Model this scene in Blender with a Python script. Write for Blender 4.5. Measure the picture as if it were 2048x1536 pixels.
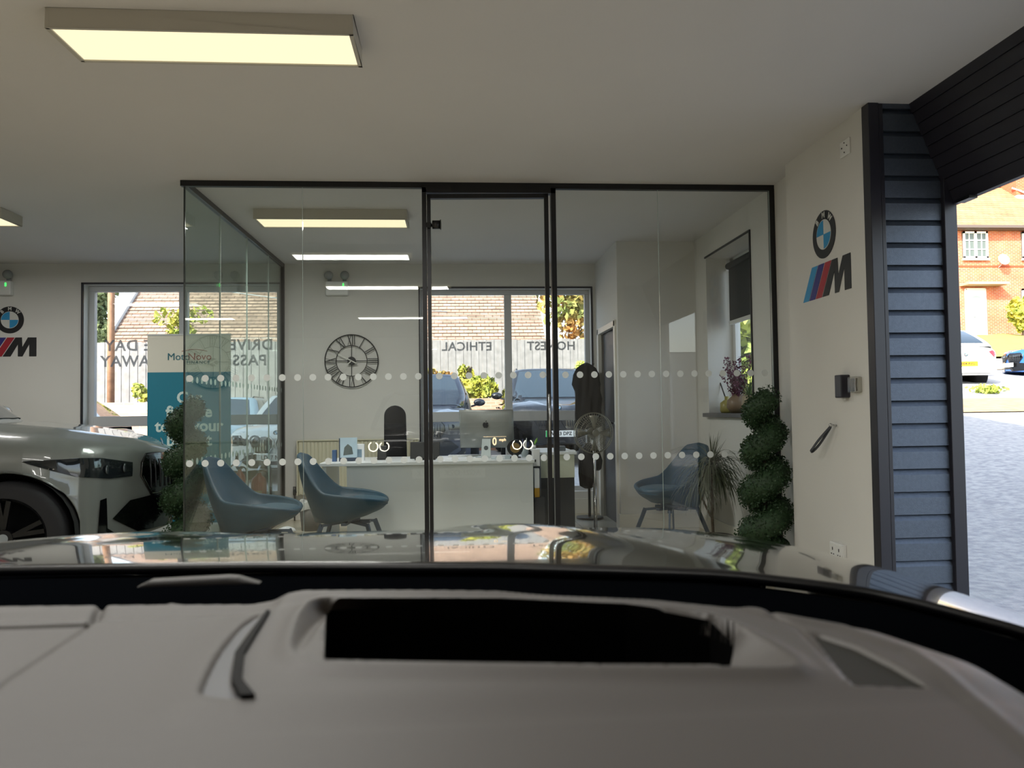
import bpy, bmesh, math, random
import numpy as np
from mathutils import Vector, Matrix
from mathutils.bvhtree import BVHTree
R = math.radians
random.seed(7)
rng = np.random.default_rng(7)
S = bpy.context.scene
COL = S.collection
for o in list(bpy.data.objects): bpy.data.objects.remove(o)

# ------------------------------------------------------------------ camera
F_PX = 1538.0
yaw, pitch, roll = R(4.17), R(1.95), R(0.75)
fw = Vector((math.sin(yaw)*math.cos(pitch), math.cos(yaw)*math.cos(pitch), math.sin(pitch)))
r0 = Vector((math.cos(yaw), -math.sin(yaw), 0)); u0 = r0.cross(fw)
rt = r0*math.cos(roll) - u0*math.sin(roll); up = u0*math.cos(roll) + r0*math.sin(roll)
cd = bpy.data.cameras.new('camera'); cam = bpy.data.objects.new('camera', cd); COL.objects.link(cam)
cam.matrix_world = Matrix(((rt.x, up.x, -fw.x, 0), (rt.y, up.y, -fw.y, 0), (rt.z, up.z, -fw.z, 1.14), (0, 0, 0, 1)))
cd.sensor_width = 36; cd.lens = F_PX/2048*36; cd.clip_start = 0.01; cd.clip_end = 300
cd.dof.use_dof = True; cd.dof.focus_distance = 6.3; cd.dof.aperture_fstop = 7.5
S.camera = cam
# ------------------------------------------------------------------ world, sun, exposure
S.view_settings.view_transform = 'Standard'; S.view_settings.look = 'None'
S.view_settings.gamma = 1; S.view_settings.exposure = 0.0; S.view_settings.use_curve_mapping = False
W = bpy.data.worlds.new('world'); S.world = W; W.use_nodes = True
nt = W.node_tree; nt.nodes.clear()
sky = nt.nodes.new('ShaderNodeTexSky'); sky.sky_type = 'NISHITA'; sky.sun_disc = False
sky.sun_elevation = R(34); sky.sun_rotation = R(215); sky.air_density = 1.0; sky.dust_density = 2.0
bg = nt.nodes.new('ShaderNodeBackground'); bg.inputs['Strength'].default_value = 0.68
wo = nt.nodes.new('ShaderNodeOutputWorld'); hs = nt.nodes.new('ShaderNodeHueSaturation'); hs.inputs['Saturation'].default_value = .62; nt.links.new(sky.outputs[0], hs.inputs['Color']); nt.links.new(hs.outputs[0], bg.inputs[0]); nt.links.new(bg.outputs[0], wo.inputs[0])
sl = bpy.data.lights.new('sun', 'SUN'); sl.energy = 12.0; sl.angle = R(0.6); sl.color = (1, .93, .82)
so = bpy.data.objects.new('sun', sl); COL.objects.link(so)
so.rotation_euler = Vector((.55, .62, -.56)).to_track_quat('-Z', 'Y').to_euler()
S.cycles.max_bounces = 10; S.cycles.diffuse_bounces = 5; S.cycles.glossy_bounces = 5; S.cycles.transparent_max_bounces = 24
S.cycles.transmission_bounces = 6; S.cycles.sample_clamp_indirect = 6; S.cycles.caustics_reflective = False; S.cycles.caustics_refractive = False
S.cycles.use_denoising = True

# ------------------------------------------------------------------ materials
def lin(h):
    if isinstance(h, str):
        h = h.lstrip('#'); c = [int(h[i:i+2], 16)/255 for i in (0, 2, 4)]
        return tuple((x/12.92 if x <= .04045 else ((x+.055)/1.055)**2.4) for x in c) + (1,)
    return tuple(h) + (1,)
MATS = {}
def mat(name, col, rough=.5, metal=0, emit=0, spec=.5, coat=0, noise=0, nscale=40, bump=0, bscale=200, col2=None, alpha=1, trans=0, sheen=0):
    if name in MATS: return MATS[name]
    m = bpy.data.materials.new(name); m.use_nodes = True; MATS[name] = m
    n = m.node_tree.nodes; l = m.node_tree.links; b = n['Principled BSDF']
    b.inputs['Base Color'].default_value = lin(col); b.inputs['Roughness'].default_value = rough
    b.inputs['Metallic'].default_value = metal; b.inputs['Specular IOR Level'].default_value = spec
    b.inputs['Coat Weight'].default_value = coat; b.inputs['Coat Roughness'].default_value = .03
    b.inputs['Alpha'].default_value = alpha; b.inputs['Sheen Weight'].default_value = sheen
    if emit: b.inputs['Emission Color'].default_value = lin(col); b.inputs['Emission Strength'].default_value = emit
    if noise or bump:
        tc = n.new('ShaderNodeTexCoord')
    if noise:
        t = n.new('ShaderNodeTexNoise'); t.inputs['Scale'].default_value = nscale; t.inputs['Detail'].default_value = 5
        l.new(tc.outputs['Object'], t.inputs['Vector'])
        rp = n.new('ShaderNodeValToRGB'); a = lin(col); c2 = lin(col2) if col2 else tuple(x*(1-noise) for x in a[:3])+(1,)
        rp.color_ramp.elements[0].color = c2; rp.color_ramp.elements[0].position = .35
        rp.color_ramp.elements[1].color = a; rp.color_ramp.elements[1].position = .65
        l.new(t.outputs[0], rp.inputs[0]); l.new(rp.outputs[0], b.inputs['Base Color'])
    if bump:
        t2 = n.new('ShaderNodeTexNoise'); t2.inputs['Scale'].default_value = bscale; t2.inputs['Detail'].default_value = 3
        l.new(tc.outputs['Object'], t2.inputs['Vector'])
        bp = n.new('ShaderNodeBump'); bp.inputs['Strength'].default_value = bump; bp.inputs['Distance'].default_value = .01
        l.new(t2.outputs[0], bp.inputs['Height']); l.new(bp.outputs[0], b.inputs['Normal'])
    return m
def glassmat(name, tint=(1, 1, 1), r0=.04, k=.96, rough=0.0):
    m = bpy.data.materials.new(name); m.use_nodes = True; MATS[name] = m
    n = m.node_tree.nodes; l = m.node_tree.links; n.clear()
    lw = n.new('ShaderNodeLayerWeight'); lw.inputs[0].default_value = .5
    p = n.new('ShaderNodeMath'); p.operation = 'POWER'; p.inputs[1].default_value = 5; l.new(lw.outputs['Facing'], p.inputs[0])
    q = n.new('ShaderNodeMath'); q.operation = 'MULTIPLY_ADD'; q.inputs[1].default_value = k; q.inputs[2].default_value = r0; l.new(p.outputs[0], q.inputs[0])
    t = n.new('ShaderNodeBsdfTransparent'); t.inputs[0].default_value = tuple(tint)+(1,)
    g = n.new('ShaderNodeBsdfGlossy'); g.inputs['Roughness'].default_value = rough
    mx = n.new('ShaderNodeMixShader'); l.new(q.outputs[0], mx.inputs[0]); l.new(t.outputs[0], mx.inputs[1]); l.new(g.outputs[0], mx.inputs[2])
    o = n.new('ShaderNodeOutputMaterial'); l.new(mx.outputs[0], o.inputs[0])
    return m
def brickmat(name, c1, c2, mortar, w, h, msize, scale=1, axis='xz', rough=.85, bump=.4, squash=.5, nz=0):
    m = bpy.data.materials.new(name); m.use_nodes = True; MATS[name] = m
    n = m.node_tree.nodes; l = m.node_tree.links; b = n['Principled BSDF']; b.inputs['Roughness'].default_value = rough
    tc = n.new('ShaderNodeTexCoord'); sp = n.new('ShaderNodeSeparateXYZ'); cb = n.new('ShaderNodeCombineXYZ')
    l.new(tc.outputs['Object'], sp.inputs[0]); ix = {'x': 0, 'y': 1, 'z': 2}
    l.new(sp.outputs[ix[axis[0]]], cb.inputs[0]); l.new(sp.outputs[ix[axis[1]]], cb.inputs[1])
    t = n.new('ShaderNodeTexBrick'); l.new(cb.outputs[0], t.inputs['Vector'])
    t.inputs['Color1'].default_value = lin(c1); t.inputs['Color2'].default_value = lin(c2); t.inputs['Mortar'].default_value = lin(mortar)
    t.inputs['Scale'].default_value = scale; t.inputs['Brick Width'].default_value = w; t.inputs['Row Height'].default_value = h
    t.inputs['Mortar Size'].default_value = msize; t.offset = squash
    if nz:
        ns = n.new('ShaderNodeTexNoise'); ns.inputs['Scale'].default_value = nz; l.new(tc.outputs['Object'], ns.inputs['Vector'])
        mx = n.new('ShaderNodeMix'); mx.data_type = 'RGBA'; mx.blend_type = 'OVERLAY'; mx.inputs[0].default_value = .5
        l.new(t.outputs[0], mx.inputs[6]); l.new(ns.outputs[0], mx.inputs[7]); l.new(mx.outputs[2], b.inputs['Base Color'])
    else: l.new(t.outputs[0], b.inputs['Base Color'])
    bp = n.new('ShaderNodeBump'); bp.inputs['Strength'].default_value = bump; bp.inputs['Distance'].default_value = .01; bp.invert = True
    l.new(t.outputs[1], bp.inputs['Height']); l.new(bp.outputs[0], b.inputs['Normal'])
    return m
WALL = mat('wall_paint', '#d9d7d2', .85, noise=.03, nscale=2)
CEIL = mat('ceiling_paint', '#d2cfcd', .9, noise=.03, nscale=1.2)
FLOOR = brickmat('floor_tile', '#c4bba6', '#beb5a0', '#a09a8a', .6, .6, .004, axis='xy', rough=.25, bump=.1, squash=0)
BLACK = mat('black_metal', '#0d0d10', .35)
DKTRIM = mat('dark_trim', '#1c1b22', .4)
GLASS = glassmat('clear_glass', (.965, .98, .972), .035, .9)
GLASSG = glassmat('greenish_glass', (.86, .925, .90), .035, .9)
WGLASS = glassmat('window_glass', (.97, .98, .98), .03, .9)
WHITE = mat('white_plastic', '#e4e4e2', .4)
WHITEL = mat('white_laminate', '#dfe3e4', .3)
GREYF = mat('grey_frame', '#c3c5c7', .45)
CHROME = mat('chrome', '#c8c8c8', .2, 1)
DOT = mat('frosted_film', '#e9efef', .7)
TEAL = mat('teal_fabric', '#153e50', .5, noise=.12, nscale=30, sheen=.08, bump=.15, bscale=300)
LEAFD = mat('topiary_leaf', '#33502f', .6, noise=.5, nscale=60)
LEAFO = mat('dracaena_leaf', '#5a604a', .5, noise=.3, nscale=20)
SLATM = mat('slate_cladding', '#59616d', .34, .6, noise=.12, nscale=60, bump=.25, bscale=400)
DARKF = mat('dark_furniture', '#25282c', .4)
BLKPL = mat('black_plastic', '#101012', .35)
BLKFAB = mat('black_fabric', '#0c0c0f', .8)
RED = mat('extinguisher_red', '#a01c18', .3)
PAPER = mat('paper', '#e6e8ea', .7)

# ------------------------------------------------------------------ mesh helper
class MB:
    def __init__(s): s.v = []; s.f = []; s.m = []; s.sm = []
    def add(s, vs, fs, mi=0, sm=False):
        b = len(s.v); s.v += [tuple(map(float, v)) for v in vs]
        for f in fs: s.f.append(tuple(i+b for i in f)); s.m.append(mi); s.sm.append(sm)
        return s
    def box(s, x0, x1, y0, y1, z0, z1, mi=0):
        if x0 > x1: x0, x1 = x1, x0
        if y0 > y1: y0, y1 = y1, y0
        if z0 > z1: z0, z1 = z1, z0
        v = [(x, y, z) for x in (x0, x1) for y in (y0, y1) for z in (z0, z1)]
        return s.add(v, [(0, 1, 3, 2), (4, 6, 7, 5), (0, 4, 5, 1), (2, 3, 7, 6), (0, 2, 6, 4), (1, 5, 7, 3)], mi)
    def obox(s, c, ax, hx, ay, hy, az, hz, mi=0):
        c = Vector(c); ax = Vector(ax).normalized()*hx; ay = Vector(ay).normalized()*hy; az = Vector(az).normalized()*hz
        v = [c+ax*i+ay*j+az*k for i in (-1, 1) for j in (-1, 1) for k in (-1, 1)]
        return s.add(v, [(0, 1, 3, 2), (4, 6, 7, 5), (0, 4, 5, 1), (2, 3, 7, 6), (0, 2, 6, 4), (1, 5, 7, 3)], mi)
    def bar(s, p0, p1, w, h, upv=(0, 0, 1), mi=0):
        p0, p1 = Vector(p0), Vector(p1); d = p1-p0; a = d.cross(Vector(upv))
        if a.length < 1e-5: a = d.cross(Vector((1, 0, 0)))
        b = a.cross(d)
        return s.obox((p0+p1)/2, d, d.length/2, a, w/2, b, h/2, mi)
    def cyl(s, p0, p1, r0, r1=None, n=16, mi=0, caps=True, sm=True):
        r1 = r0 if r1 is None else r1
        p0, p1 = Vector(p0), Vector(p1); d = (p1-p0).normalized()
        a = d.orthogonal().normalized(); b = d.cross(a)
        vs = []
        for p, r in ((p0, r0), (p1, r1)):
            for i in range(n):
                t = 2*math.pi*i/n; vs.append(p+(a*math.cos(t)+b*math.sin(t))*r)
        s.add(vs, [(i, (i+1) % n, n+(i+1) % n, n+i) for i in range(n)], mi, sm)
        if caps: s.add(vs[:n], [tuple(range(n))[::-1]], mi); s.add(vs[n:], [tuple(range(n))], mi)
        return s
    def tube(s, pts, r, n=8, mi=0, closed=False, caps=True):
        pts = [Vector(p) for p in pts]; N = len(pts); vs = []
        rr = r if isinstance(r, (list, tuple)) else [r]*N
        pa = None
        for i, p in enumerate(pts):
            if closed: d = pts[(i+1) % N]-pts[i-1]
            else: d = pts[min(i+1, N-1)]-pts[max(i-1, 0)]
            d.normalize()
            a = d.orthogonal().normalized() if pa is None else (pa-d*pa.dot(d)).normalized()
            pa = a; b = d.cross(a)
            for k in range(n):
                t = 2*math.pi*k/n; vs.append(p+(a*math.cos(t)+b*math.sin(t))*rr[i])
        fs = [(i*n+k, i*n+(k+1) % n, (i+1)*n+(k+1) % n, (i+1)*n+k) for i in range(N-1) for k in range(n)]
        if closed: fs += [((N-1)*n+k, (N-1)*n+(k+1) % n, (k+1) % n, k) for k in range(n)]
        s.add(vs, fs, mi, True)
        if caps and not closed: s.add(vs[:n], [tuple(range(n))[::-1]], mi); s.add(vs[-n:], [tuple(range(n))], mi)
        return s
    def lathe(s, prof, c=(0, 0, 0), n=24, mi=0, axis='z'):
        c = Vector(c); vs = []
        for r, z in prof:
            for i in range(n):
                t = 2*math.pi*i/n; x, y = r*math.cos(t), r*math.sin(t)
                p = {'z': (x, y, z), 'y': (x, z, y), 'x': (z, x, y)}[axis]
                vs.append(c+Vector(p))
        N = len(prof)
        s.add(vs, [(j*n+i, j*n+(i+1) % n, (j+1)*n+(i+1) % n, (j+1)*n+i) for j in range(N-1) for i in range(n)], mi, True)
        return s
    def prism(s, poly, o, ux, uy, t, mi=0):
        o, ux, uy = Vector(o), Vector(ux), Vector(uy); nn = ux.cross(uy).normalized()*t
        a = [o+ux*x+uy*y for x, y in poly]; b = [p+nn for p in a]; n = len(poly)
        s.add(a+b, [tuple(range(n))[::-1], tuple(range(n, 2*n))]+[(i, (i+1) % n, n+(i+1) % n, n+i) for i in range(n)], mi)
        return s
    def sphere(s, c, r, sc=(1, 1, 1), n=16, m=10, mi=0):
        c = Vector(c); vs = []; fs = []
        for j in range(m+1):
            ph = math.pi*j/m
            for i in range(n):
                t = 2*math.pi*i/n
                vs.append(c+Vector((r*sc[0]*math.sin(ph)*math.cos(t), r*sc[1]*math.sin(ph)*math.sin(t), r*sc[2]*math.cos(ph))))
        for j in range(m):
            for i in range(n): fs.append((j*n+i, (j+1)*n+i, (j+1)*n+(i+1) % n, j*n+(i+1) % n))
        s.add(vs, fs, mi, True); return s
    def grid(s, P, mi=0, sm=True, closed_v=False):
        nu, nv = len(P), len(P[0]); vs = [p for row in P for p in row]
        fs = [(i*nv+j, (i+1)*nv+j, (i+1)*nv+(j+1) % nv, i*nv+(j+1) % nv) for i in range(nu-1) for j in range(nv if closed_v else nv-1)]
        s.add(vs, fs, mi, sm); return s
    def build(s, name, mats, parent=None, world=False, bevel=0, xf=None, solid=0, subs=0, fixn=True):
        me = bpy.data.meshes.new(name)
        vs = s.v
        if xf is not None: vs = [tuple(xf @ Vector(v)) for v in vs]
        if world and parent is not None:
            L = parent.matrix_basis.translation; vs = [(v[0]-L.x, v[1]-L.y, v[2]-L.z) for v in vs]
        me.from_pydata(vs, [], s.f)
        mats = mats if isinstance(mats, (list, tuple)) else [mats]
        for m in mats: me.materials.append(m)
        me.polygons.foreach_set('material_index', s.m); me.polygons.foreach_set('use_smooth', s.sm)
        if fixn and len(s.f) < 60000:
            bm = bmesh.new(); bm.from_mesh(me); bmesh.ops.remove_doubles(bm, verts=bm.verts, dist=1e-5)
            bmesh.ops.recalc_face_normals(bm, faces=bm.faces); bm.to_mesh(me); bm.free()
        me.update()
        o = bpy.data.objects.new(name, me); COL.objects.link(o)
        if parent is not None: o.parent = parent
        if solid: md = o.modifiers.new('solid', 'SOLIDIFY'); md.thickness = solid; md.offset = -1
        if bevel: md = o.modifiers.new('bevel', 'BEVEL'); md.width = bevel; md.segments = 2; md.limit_method = 'ANGLE'
        if subs: md = o.modifiers.new('subs', 'SUBSURF'); md.levels = subs; md.render_levels = subs
        return o
def tag(o, label=None, cat=None, group=None, kind=None):
    if label: o['label'] = label
    if cat: o['category'] = cat
    if group: o['group'] = group
    if kind: o['kind'] = kind
    return o
def T(name, label, cat, loc=(0, 0, 0), rz=0, group=None):
    o = bpy.data.objects.new(name, None); COL.objects.link(o); o.empty_display_size = .1
    o.matrix_basis = Matrix.Translation(Vector(loc)) @ Matrix.Rotation(rz, 4, 'Z')
    return tag(o, label, cat, group)
def ST(mb, name, m, **k): return tag(mb.build(name, m, **k), kind='structure')
def text_mb(body, size, mtx, bold=0.0, depth=.002, mi=0, mb=None, ax='CENTER', sx=1.0, sp=1.0):
    cu = bpy.data.curves.new('t', 'FONT'); cu.body = body; cu.size = size; cu.align_x = ax; cu.align_y = 'CENTER'
    cu.offset = bold; cu.extrude = depth/2; cu.space_character = sp; cu.resolution_u = 3
    ob = bpy.data.objects.new('t', cu); COL.objects.link(ob)
    dg = bpy.context.evaluated_depsgraph_get(); dg.update(); me = bpy.data.meshes.new_from_object(ob.evaluated_get(dg))
    mb = mb or MB()
    mb.add([mtx @ Vector((v.co.x*sx, v.co.y, v.co.z)) for v in me.vertices], [tuple(p.vertices) for p in me.polygons], mi)
    bpy.data.objects.remove(ob); bpy.data.meshes.remove(me)
    return mb
def frame(o, x, y):   # matrix with local x,y axes mapped on world vectors x,y
    x, y = Vector(x).normalized(), Vector(y).normalized(); z = x.cross(y)
    return Matrix(((x.x, y.x, z.x, o[0]), (x.y, y.y, z.y, o[1]), (x.z, y.z, z.z, o[2]), (0, 0, 0, 1)))
FACE_CAM = lambda o: frame(o, (1, 0, 0), (0, 0, 1))          # reads right from -Y
FACE_OUT = lambda o: frame(o, (-1, 0, 0), (0, 0, 1))         # reads right from +Y
def leaves(mb, P, size, jitter=.5, mi=0, aspect=1.6):
    P = np.asarray(P); n = len(P)
    a = rng.normal(size=(n, 3)); a /= np.linalg.norm(a, axis=1)[:, None]
    b = np.cross(a, rng.normal(size=(n, 3))); b /= np.linalg.norm(b, axis=1)[:, None]
    s = size*(1+jitter*(rng.random(n)-.5))[:, None]
    q = np.stack([P-a*s*aspect/2, P+b*s/2, P+a*s*aspect/2, P-b*s/2], 1).reshape(-1, 3)
    base = len(mb.v); mb.v += [tuple(map(float, v)) for v in q]
    for i in range(n): mb.f.append((base+4*i, base+4*i+1, base+4*i+2, base+4*i+3)); mb.m.append(mi); mb.sm.append(False)
    return mb
def catmull(pts, k=8, closed=True):
    out = []; n = len(pts)
    for i in range(n if closed else n-1):
        p = [np.array(pts[(i+j-1) % n] if closed else pts[min(max(i+j-1, 0), n-1)], float) for j in range(4)]
        for t in np.linspace(0, 1, k, endpoint=False):
            out.append(.5*((2*p[1])+(-p[0]+p[2])*t+(2*p[0]-5*p[1]+4*p[2]-p[3])*t*t+(-p[0]+3*p[1]-3*p[2]+p[3])*t**3))
    if not closed: out.append(np.array(pts[-1], float))
    return [tuple(o) for o in out]

# ================================================================== STRUCTURE
H = 2.75; YG = 5.40; YB = 8.40; XL = -8.0; XR = 2.32; XP = 2.205
ST(MB().box(XL-.2, 2.66, -6.2, YB+.2, -.15, 0), 'floor', FLOOR)
ST(MB().box(XL-.2, 2.434, -6.2, YB+.2, H, H+.25), 'ceiling', CEIL)
ST(MB().box(XL-.2, 2.7, -6.2, YB+.2, H+.251, 6.6), 'upper_storey', mat('render_wall', '#cfcac0', .9))
def wall_y(name, x0, x1, y0, y1, z1, holes, m=WALL):
    mb = MB(); holes = sorted(holes); x = x0
    for hx0, hx1, hz0, hz1 in holes:
        mb.box(x, hx0, y0, y1, 0, z1); mb.box(hx0, hx1, y0, y1, 0, hz0); mb.box(hx0, hx1, y0, y1, hz1, z1); x = hx1
    mb.box(x, x1, y0, y1, 0, z1); return ST(mb, name, m)
wall_y('wall_back', XL, 1.56, YB, YB+.2, H, [(-3.92, -1.88, .24, 2.53), (-.38, 1.50, .24, 2.48)])
ST(MB().box(XL-.2, XL, -6.2, YB+.2, 0, H), 'wall_left', WALL)
wall_y('wall_front', XL, 2.45, -6.2, -6.0, H, [])
# right side: pillar with the decals, office wall with the blind window, corner block
ST(MB().box(XP, 2.42, 3.95, 4.93, 0, H), 'wall_pillar', WALL)
mb = MB()
for (a, b, c, d) in ((4.93, 5.86, 0, H), (5.86, 6.93, 0, 1.09), (5.86, 6.93, 2.52, H), (6.93, 7.28, 0, H)): mb.box(XR, 2.62, a, b, c, d)
ST(mb, 'wall_right', WALL)
ST(MB().box(2.205, 2.62, -6.2, .9, 0, H), 'wall_right_front', WALL)
m = MB()
for i in range(19): m.box(2.21, 2.62, .9, .915+.006*(i % 2), i*.145, i*.145+.138)
ST(m, 'wall_return_cladding', WHITE)
mb = MB().box(1.55, 2.62, 7.25, 7.33, 0, H)
mb.box(1.55, 1.63, 7.33, 7.36, 0, H).box(1.55, 1.63, 8.2, YB, 0, H).box(1.55, 1.63, 7.36, 8.2, 1.98, H)
ST(mb, 'wall_office_corner', WALL)
ST(MB().box(1.70, 2.62, 7.34, YB+.2, 0, H), 'wall_store', WALL)
SK = mat('skirting_white', '#e0ddd4', .4)
ST(MB().box(-1.88, -.38, YB-.018, YB, 0, .16).box(XL, -3.92, YB-.018, YB, 0, .16).box(-.38, 1.55, YB-.018, YB, 0, .16), 'baseboard_back', SK, bevel=.003)
ST(MB().box(1.55, 2.32, 7.232, 7.25, 0, .14).box(1.532, 1.55, 7.232, 7.30, 0, .14), 'baseboard_corner', SK, bevel=.003)
ST(MB().box(2.302, 2.32, 5.45, 7.23, 0, .14), 'baseboard_right', SK, bevel=.003)
# door in the receding wall
d = T('door_1', None, None, (1.6, 7.8, 0)); tag(d, kind='structure')
MB().box(1.585, 1.625, 7.38, 8.16, 0, 1.95).build('door_leaf', mat('dark_door', '#3a3f47', .45), d, world=True, bevel=.004)
MB().box(1.53, 1.57, 7.31, 7.37, 0, 2.0).box(1.53, 1.57, 8.17, 8.23, 0, 2.0).box(1.53, 1.57, 7.31, 8.23, 1.94, 2.0).build('door_frame', SK, d, world=True, bevel=.003)
MB().cyl((1.545, 7.47, 1.0), (1.585, 7.47, 1.0), .012).box(1.54, 1.552, 7.46, 7.60, .99, 1.01).box(1.578, 1.586, 7.45, 7.49, .92, 1.08).build('handle', CHROME, d, world=True)

def window_unit(name, x0, x1, z0, z1, mull, trans, yf=YB+.12, fr=.06, tz=(1.02, 1.13), rev=None):
    w = T(name, None, None, ((x0+x1)/2, yf, z0)); tag(w, kind='structure')
    mb = MB().box(x0, x1, yf, yf+.07, z1-fr, z1).box(x0, x1, yf, yf+.07, z0, z0+fr).box(x0, x0+fr, yf+.001, yf+.069, z0+fr, z1-fr).box(x1-fr, x1, yf+.001, yf+.069, z0+fr, z1-fr)
    for a, b in mull:
        for c_, d_ in ((z0+fr, tz[0]), (tz[1], z1-fr)): mb.box(a, b, yf+.002, yf+.068, c_, d_)
    mb.box(x0+fr, x1-fr, yf-.005, yf+.068, *tz); mb.build('window_frame', GREYF, w, world=True, bevel=.004)
    MB().box(x0+fr/2, x1-fr/2, yf+.03, yf+.038, z0+fr/2, z1-fr/2).build('glass_pane', WGLASS, w, world=True)
    # black edge trim on the room side
    t = .018; MB().box(x0-t, x0, YB-.012, YB+.01, z0, z1+t).box(x1, x1+t, YB-.012, YB+.01, z0, z1+t).box(x0-t, x1+t, YB-.012, YB+.01, z1, z1+t).build('edge_trim', DKTRIM, w, world=True)
    return w
w1 = window_unit('window_1', -3.92, -1.88, .24, 2.53, [(-2.98, -2.89)], True)
w2 = window_unit('window_2', -.38, 1.50, .24, 2.48, [(.545, .625)], True, fr=.05)
TXT = mat('vinyl_letters', '#8d98a5', .6, alpha=.62)
for body, x, z, sz, sx in (('DRIVEN BY', -2.42, 1.885, .165, 1), ('PASSION', -2.40, 1.715, .165, 1), ('SAME DAY', -3.35, 1.885, .165, 1), ('DRIVEAWAY', -3.31, 1.715, .165, 1)):
    text_mb(body, sz, FACE_OUT((x, YB+.145, z)), .0035, .001, sx=sx, sp=1.08).build('vinyl_letters', TXT, w1, world=True)
text_mb('OVER', .16, FACE_OUT((-2.32, YB+.145, .84)), .0035, .001).build('vinyl_letters', TXT, w1, world=True)
text_mb('BL', .14, FACE_OUT((-2.27, YB+.145, .66)), .0035, .001).build('vinyl_letters', TXT, w1, world=True)
for body, x in (('ETHICAL', .128), ('HONEST', 1.07)):
    text_mb(body, .135, FACE_OUT((x, YB+.145, 1.85)), .003, .001, sp=1.06).build('vinyl_letters', TXT, w2, world=True)
# window 3 : deep recess with roller blind in the right office wall
w3 = T('window_3', None, None, (2.57, 6.4, 1.09)); tag(w3, kind='structure')
MB().box(2.56, 2.61, 5.86, 5.92, 1.09, 2.52).box(2.56, 2.61, 6.87, 6.93, 1.09, 2.52).box(2.56, 2.61, 5.86, 6.93, 2.46, 2.52).box(2.56, 2.61, 5.86, 6.93, 1.09, 1.15).box(2.56, 2.61, 6.36, 6.43, 1.09, 2.52).build('window_frame', WHITE, w3, world=True, bevel=.004)
MB().box(2.58, 2.588, 5.9, 6.9, 1.12, 2.5).build('glass_pane', WGLASS, w3, world=True)
MB().box(2.308, 2.32, 5.85, 6.945, 2.52, 2.535).box(2.308, 2.32, 5.845, 5.858, 1.09, 2.535).build('edge_trim', DKTRIM, w3, world=True)
ST(MB().box(2.27, 2.56, 5.83, 6.97, 1.055, 1.09), 'trim_sill', mat('slate_sill', '#5d5c60', .4, noise=.2, nscale=30), bevel=.004)
bl = T('roller_blind', 'dark charcoal roller blind half down in the recessed side window', 'blind', (2.52, 6.4, 2.44))
MB().box(2.516, 2.519, 5.95, 6.88, 1.93, 2.43).build('blind_cloth', mat('blind_cloth', '#35373a', .8), bl, world=True)
MB().cyl((2.52, 5.93, 2.44), (2.52, 6.90, 2.44), .03).build('roller_tube', mat('blind_roll', '#2c2e31', .7), bl, world=True)
MB().box(2.505, 2.53, 5.95, 6.88, 1.895, 1.93).build('bottom_bar', WHITE, bl, world=True, bevel=.003)
MB().box(2.50, 2.54, 6.90, 6.912, 2.40, 2.49).build('bracket', WHITE, bl, world=True)

# ---------------- right opening: cladding reveal, shutter header
g = MB()
n = 18
g.box(2.21, 2.62, 3.925, 3.95, 0, H)
z = .083-.12
while z < H:
    zt = z+.12; q = [(3.896, z+.001), (3.896, zt-.030), (3.913, zt-.003), (3.918, zt), (3.896, zt+.001)]
    q = [(y_, min(max(z_, 0), H)) for y_, z_ in q]
    g.grid([[(2.255, y_, z_) for y_, z_ in q], [(2.60, y_, z_) for y_, z_ in q]], sm=False); z = zt
ST(g, 'wall_cladding', SLATM)
ST(MB().box(XP-.006, 2.258, 3.885, 3.955, 0, H).box(2.262, 2.285, 3.893, 3.93, 0, H).box(2.595, 2.665, 3.87, 3.97, 0, H), 'trim_1', mat('anthracite_frame', '#24232b', .38), bevel=.003)
ST(MB().box(2.42, 2.62, 3.97, 4.93, 0, H), 'wall_outer_pillar', mat('outer_render', '#cfcac0', .9))
g = MB(); Y0, Y1 = .93, 3.90
a = Vector((2.434, 0, 2.76)); b = Vector((2.655, 0, 2.215)); dd = (b-a); nn = Vector((-.9, 0, -.36)).normalized()
k = 9
for i in range(k):
    p0 = a+dd*(i/k); p1 = a+dd*((i+.93)/k); p2 = a+dd*((i+1)/k)
    for q0, q1, o0, o1 in ((p0, p1, .004, .008), (p1, p1, .008, -.006), (p1, p2, -.006, -.006), (p2, p2, -.006, .004)):
        A, B = q0+nn*o0, q1+nn*o1
        g.add([(A.x, Y0, A.z), (A.x, Y1, A.z), (B.x, Y1, B.z), (B.x, Y0, B.z)], [(0, 1, 2, 3)])
g.box(2.66, 2.68, Y0, Y1, 2.215, 2.76)
g.box(2.645, 2.68, Y0, Y1, 2.205, 2.225)
ST(g, 'trim_shutter_header', mat('shutter_header', '#211f29', .5))
ST(MB().box(2.615, 2.66, 3.70, 3.80, 2.19, 2.207), 'trim_latch', BLACK)
ST(MB().box(2.62, 2.95, -6.2, 8.6, 2.80, 6.6), 'wall_outer', MATS['render_wall'])
ST(MB().box(2.62, 2.80, -6.2, .9, 0, 2.8), 'wall_outer_front', MATS['render_wall'])

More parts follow.
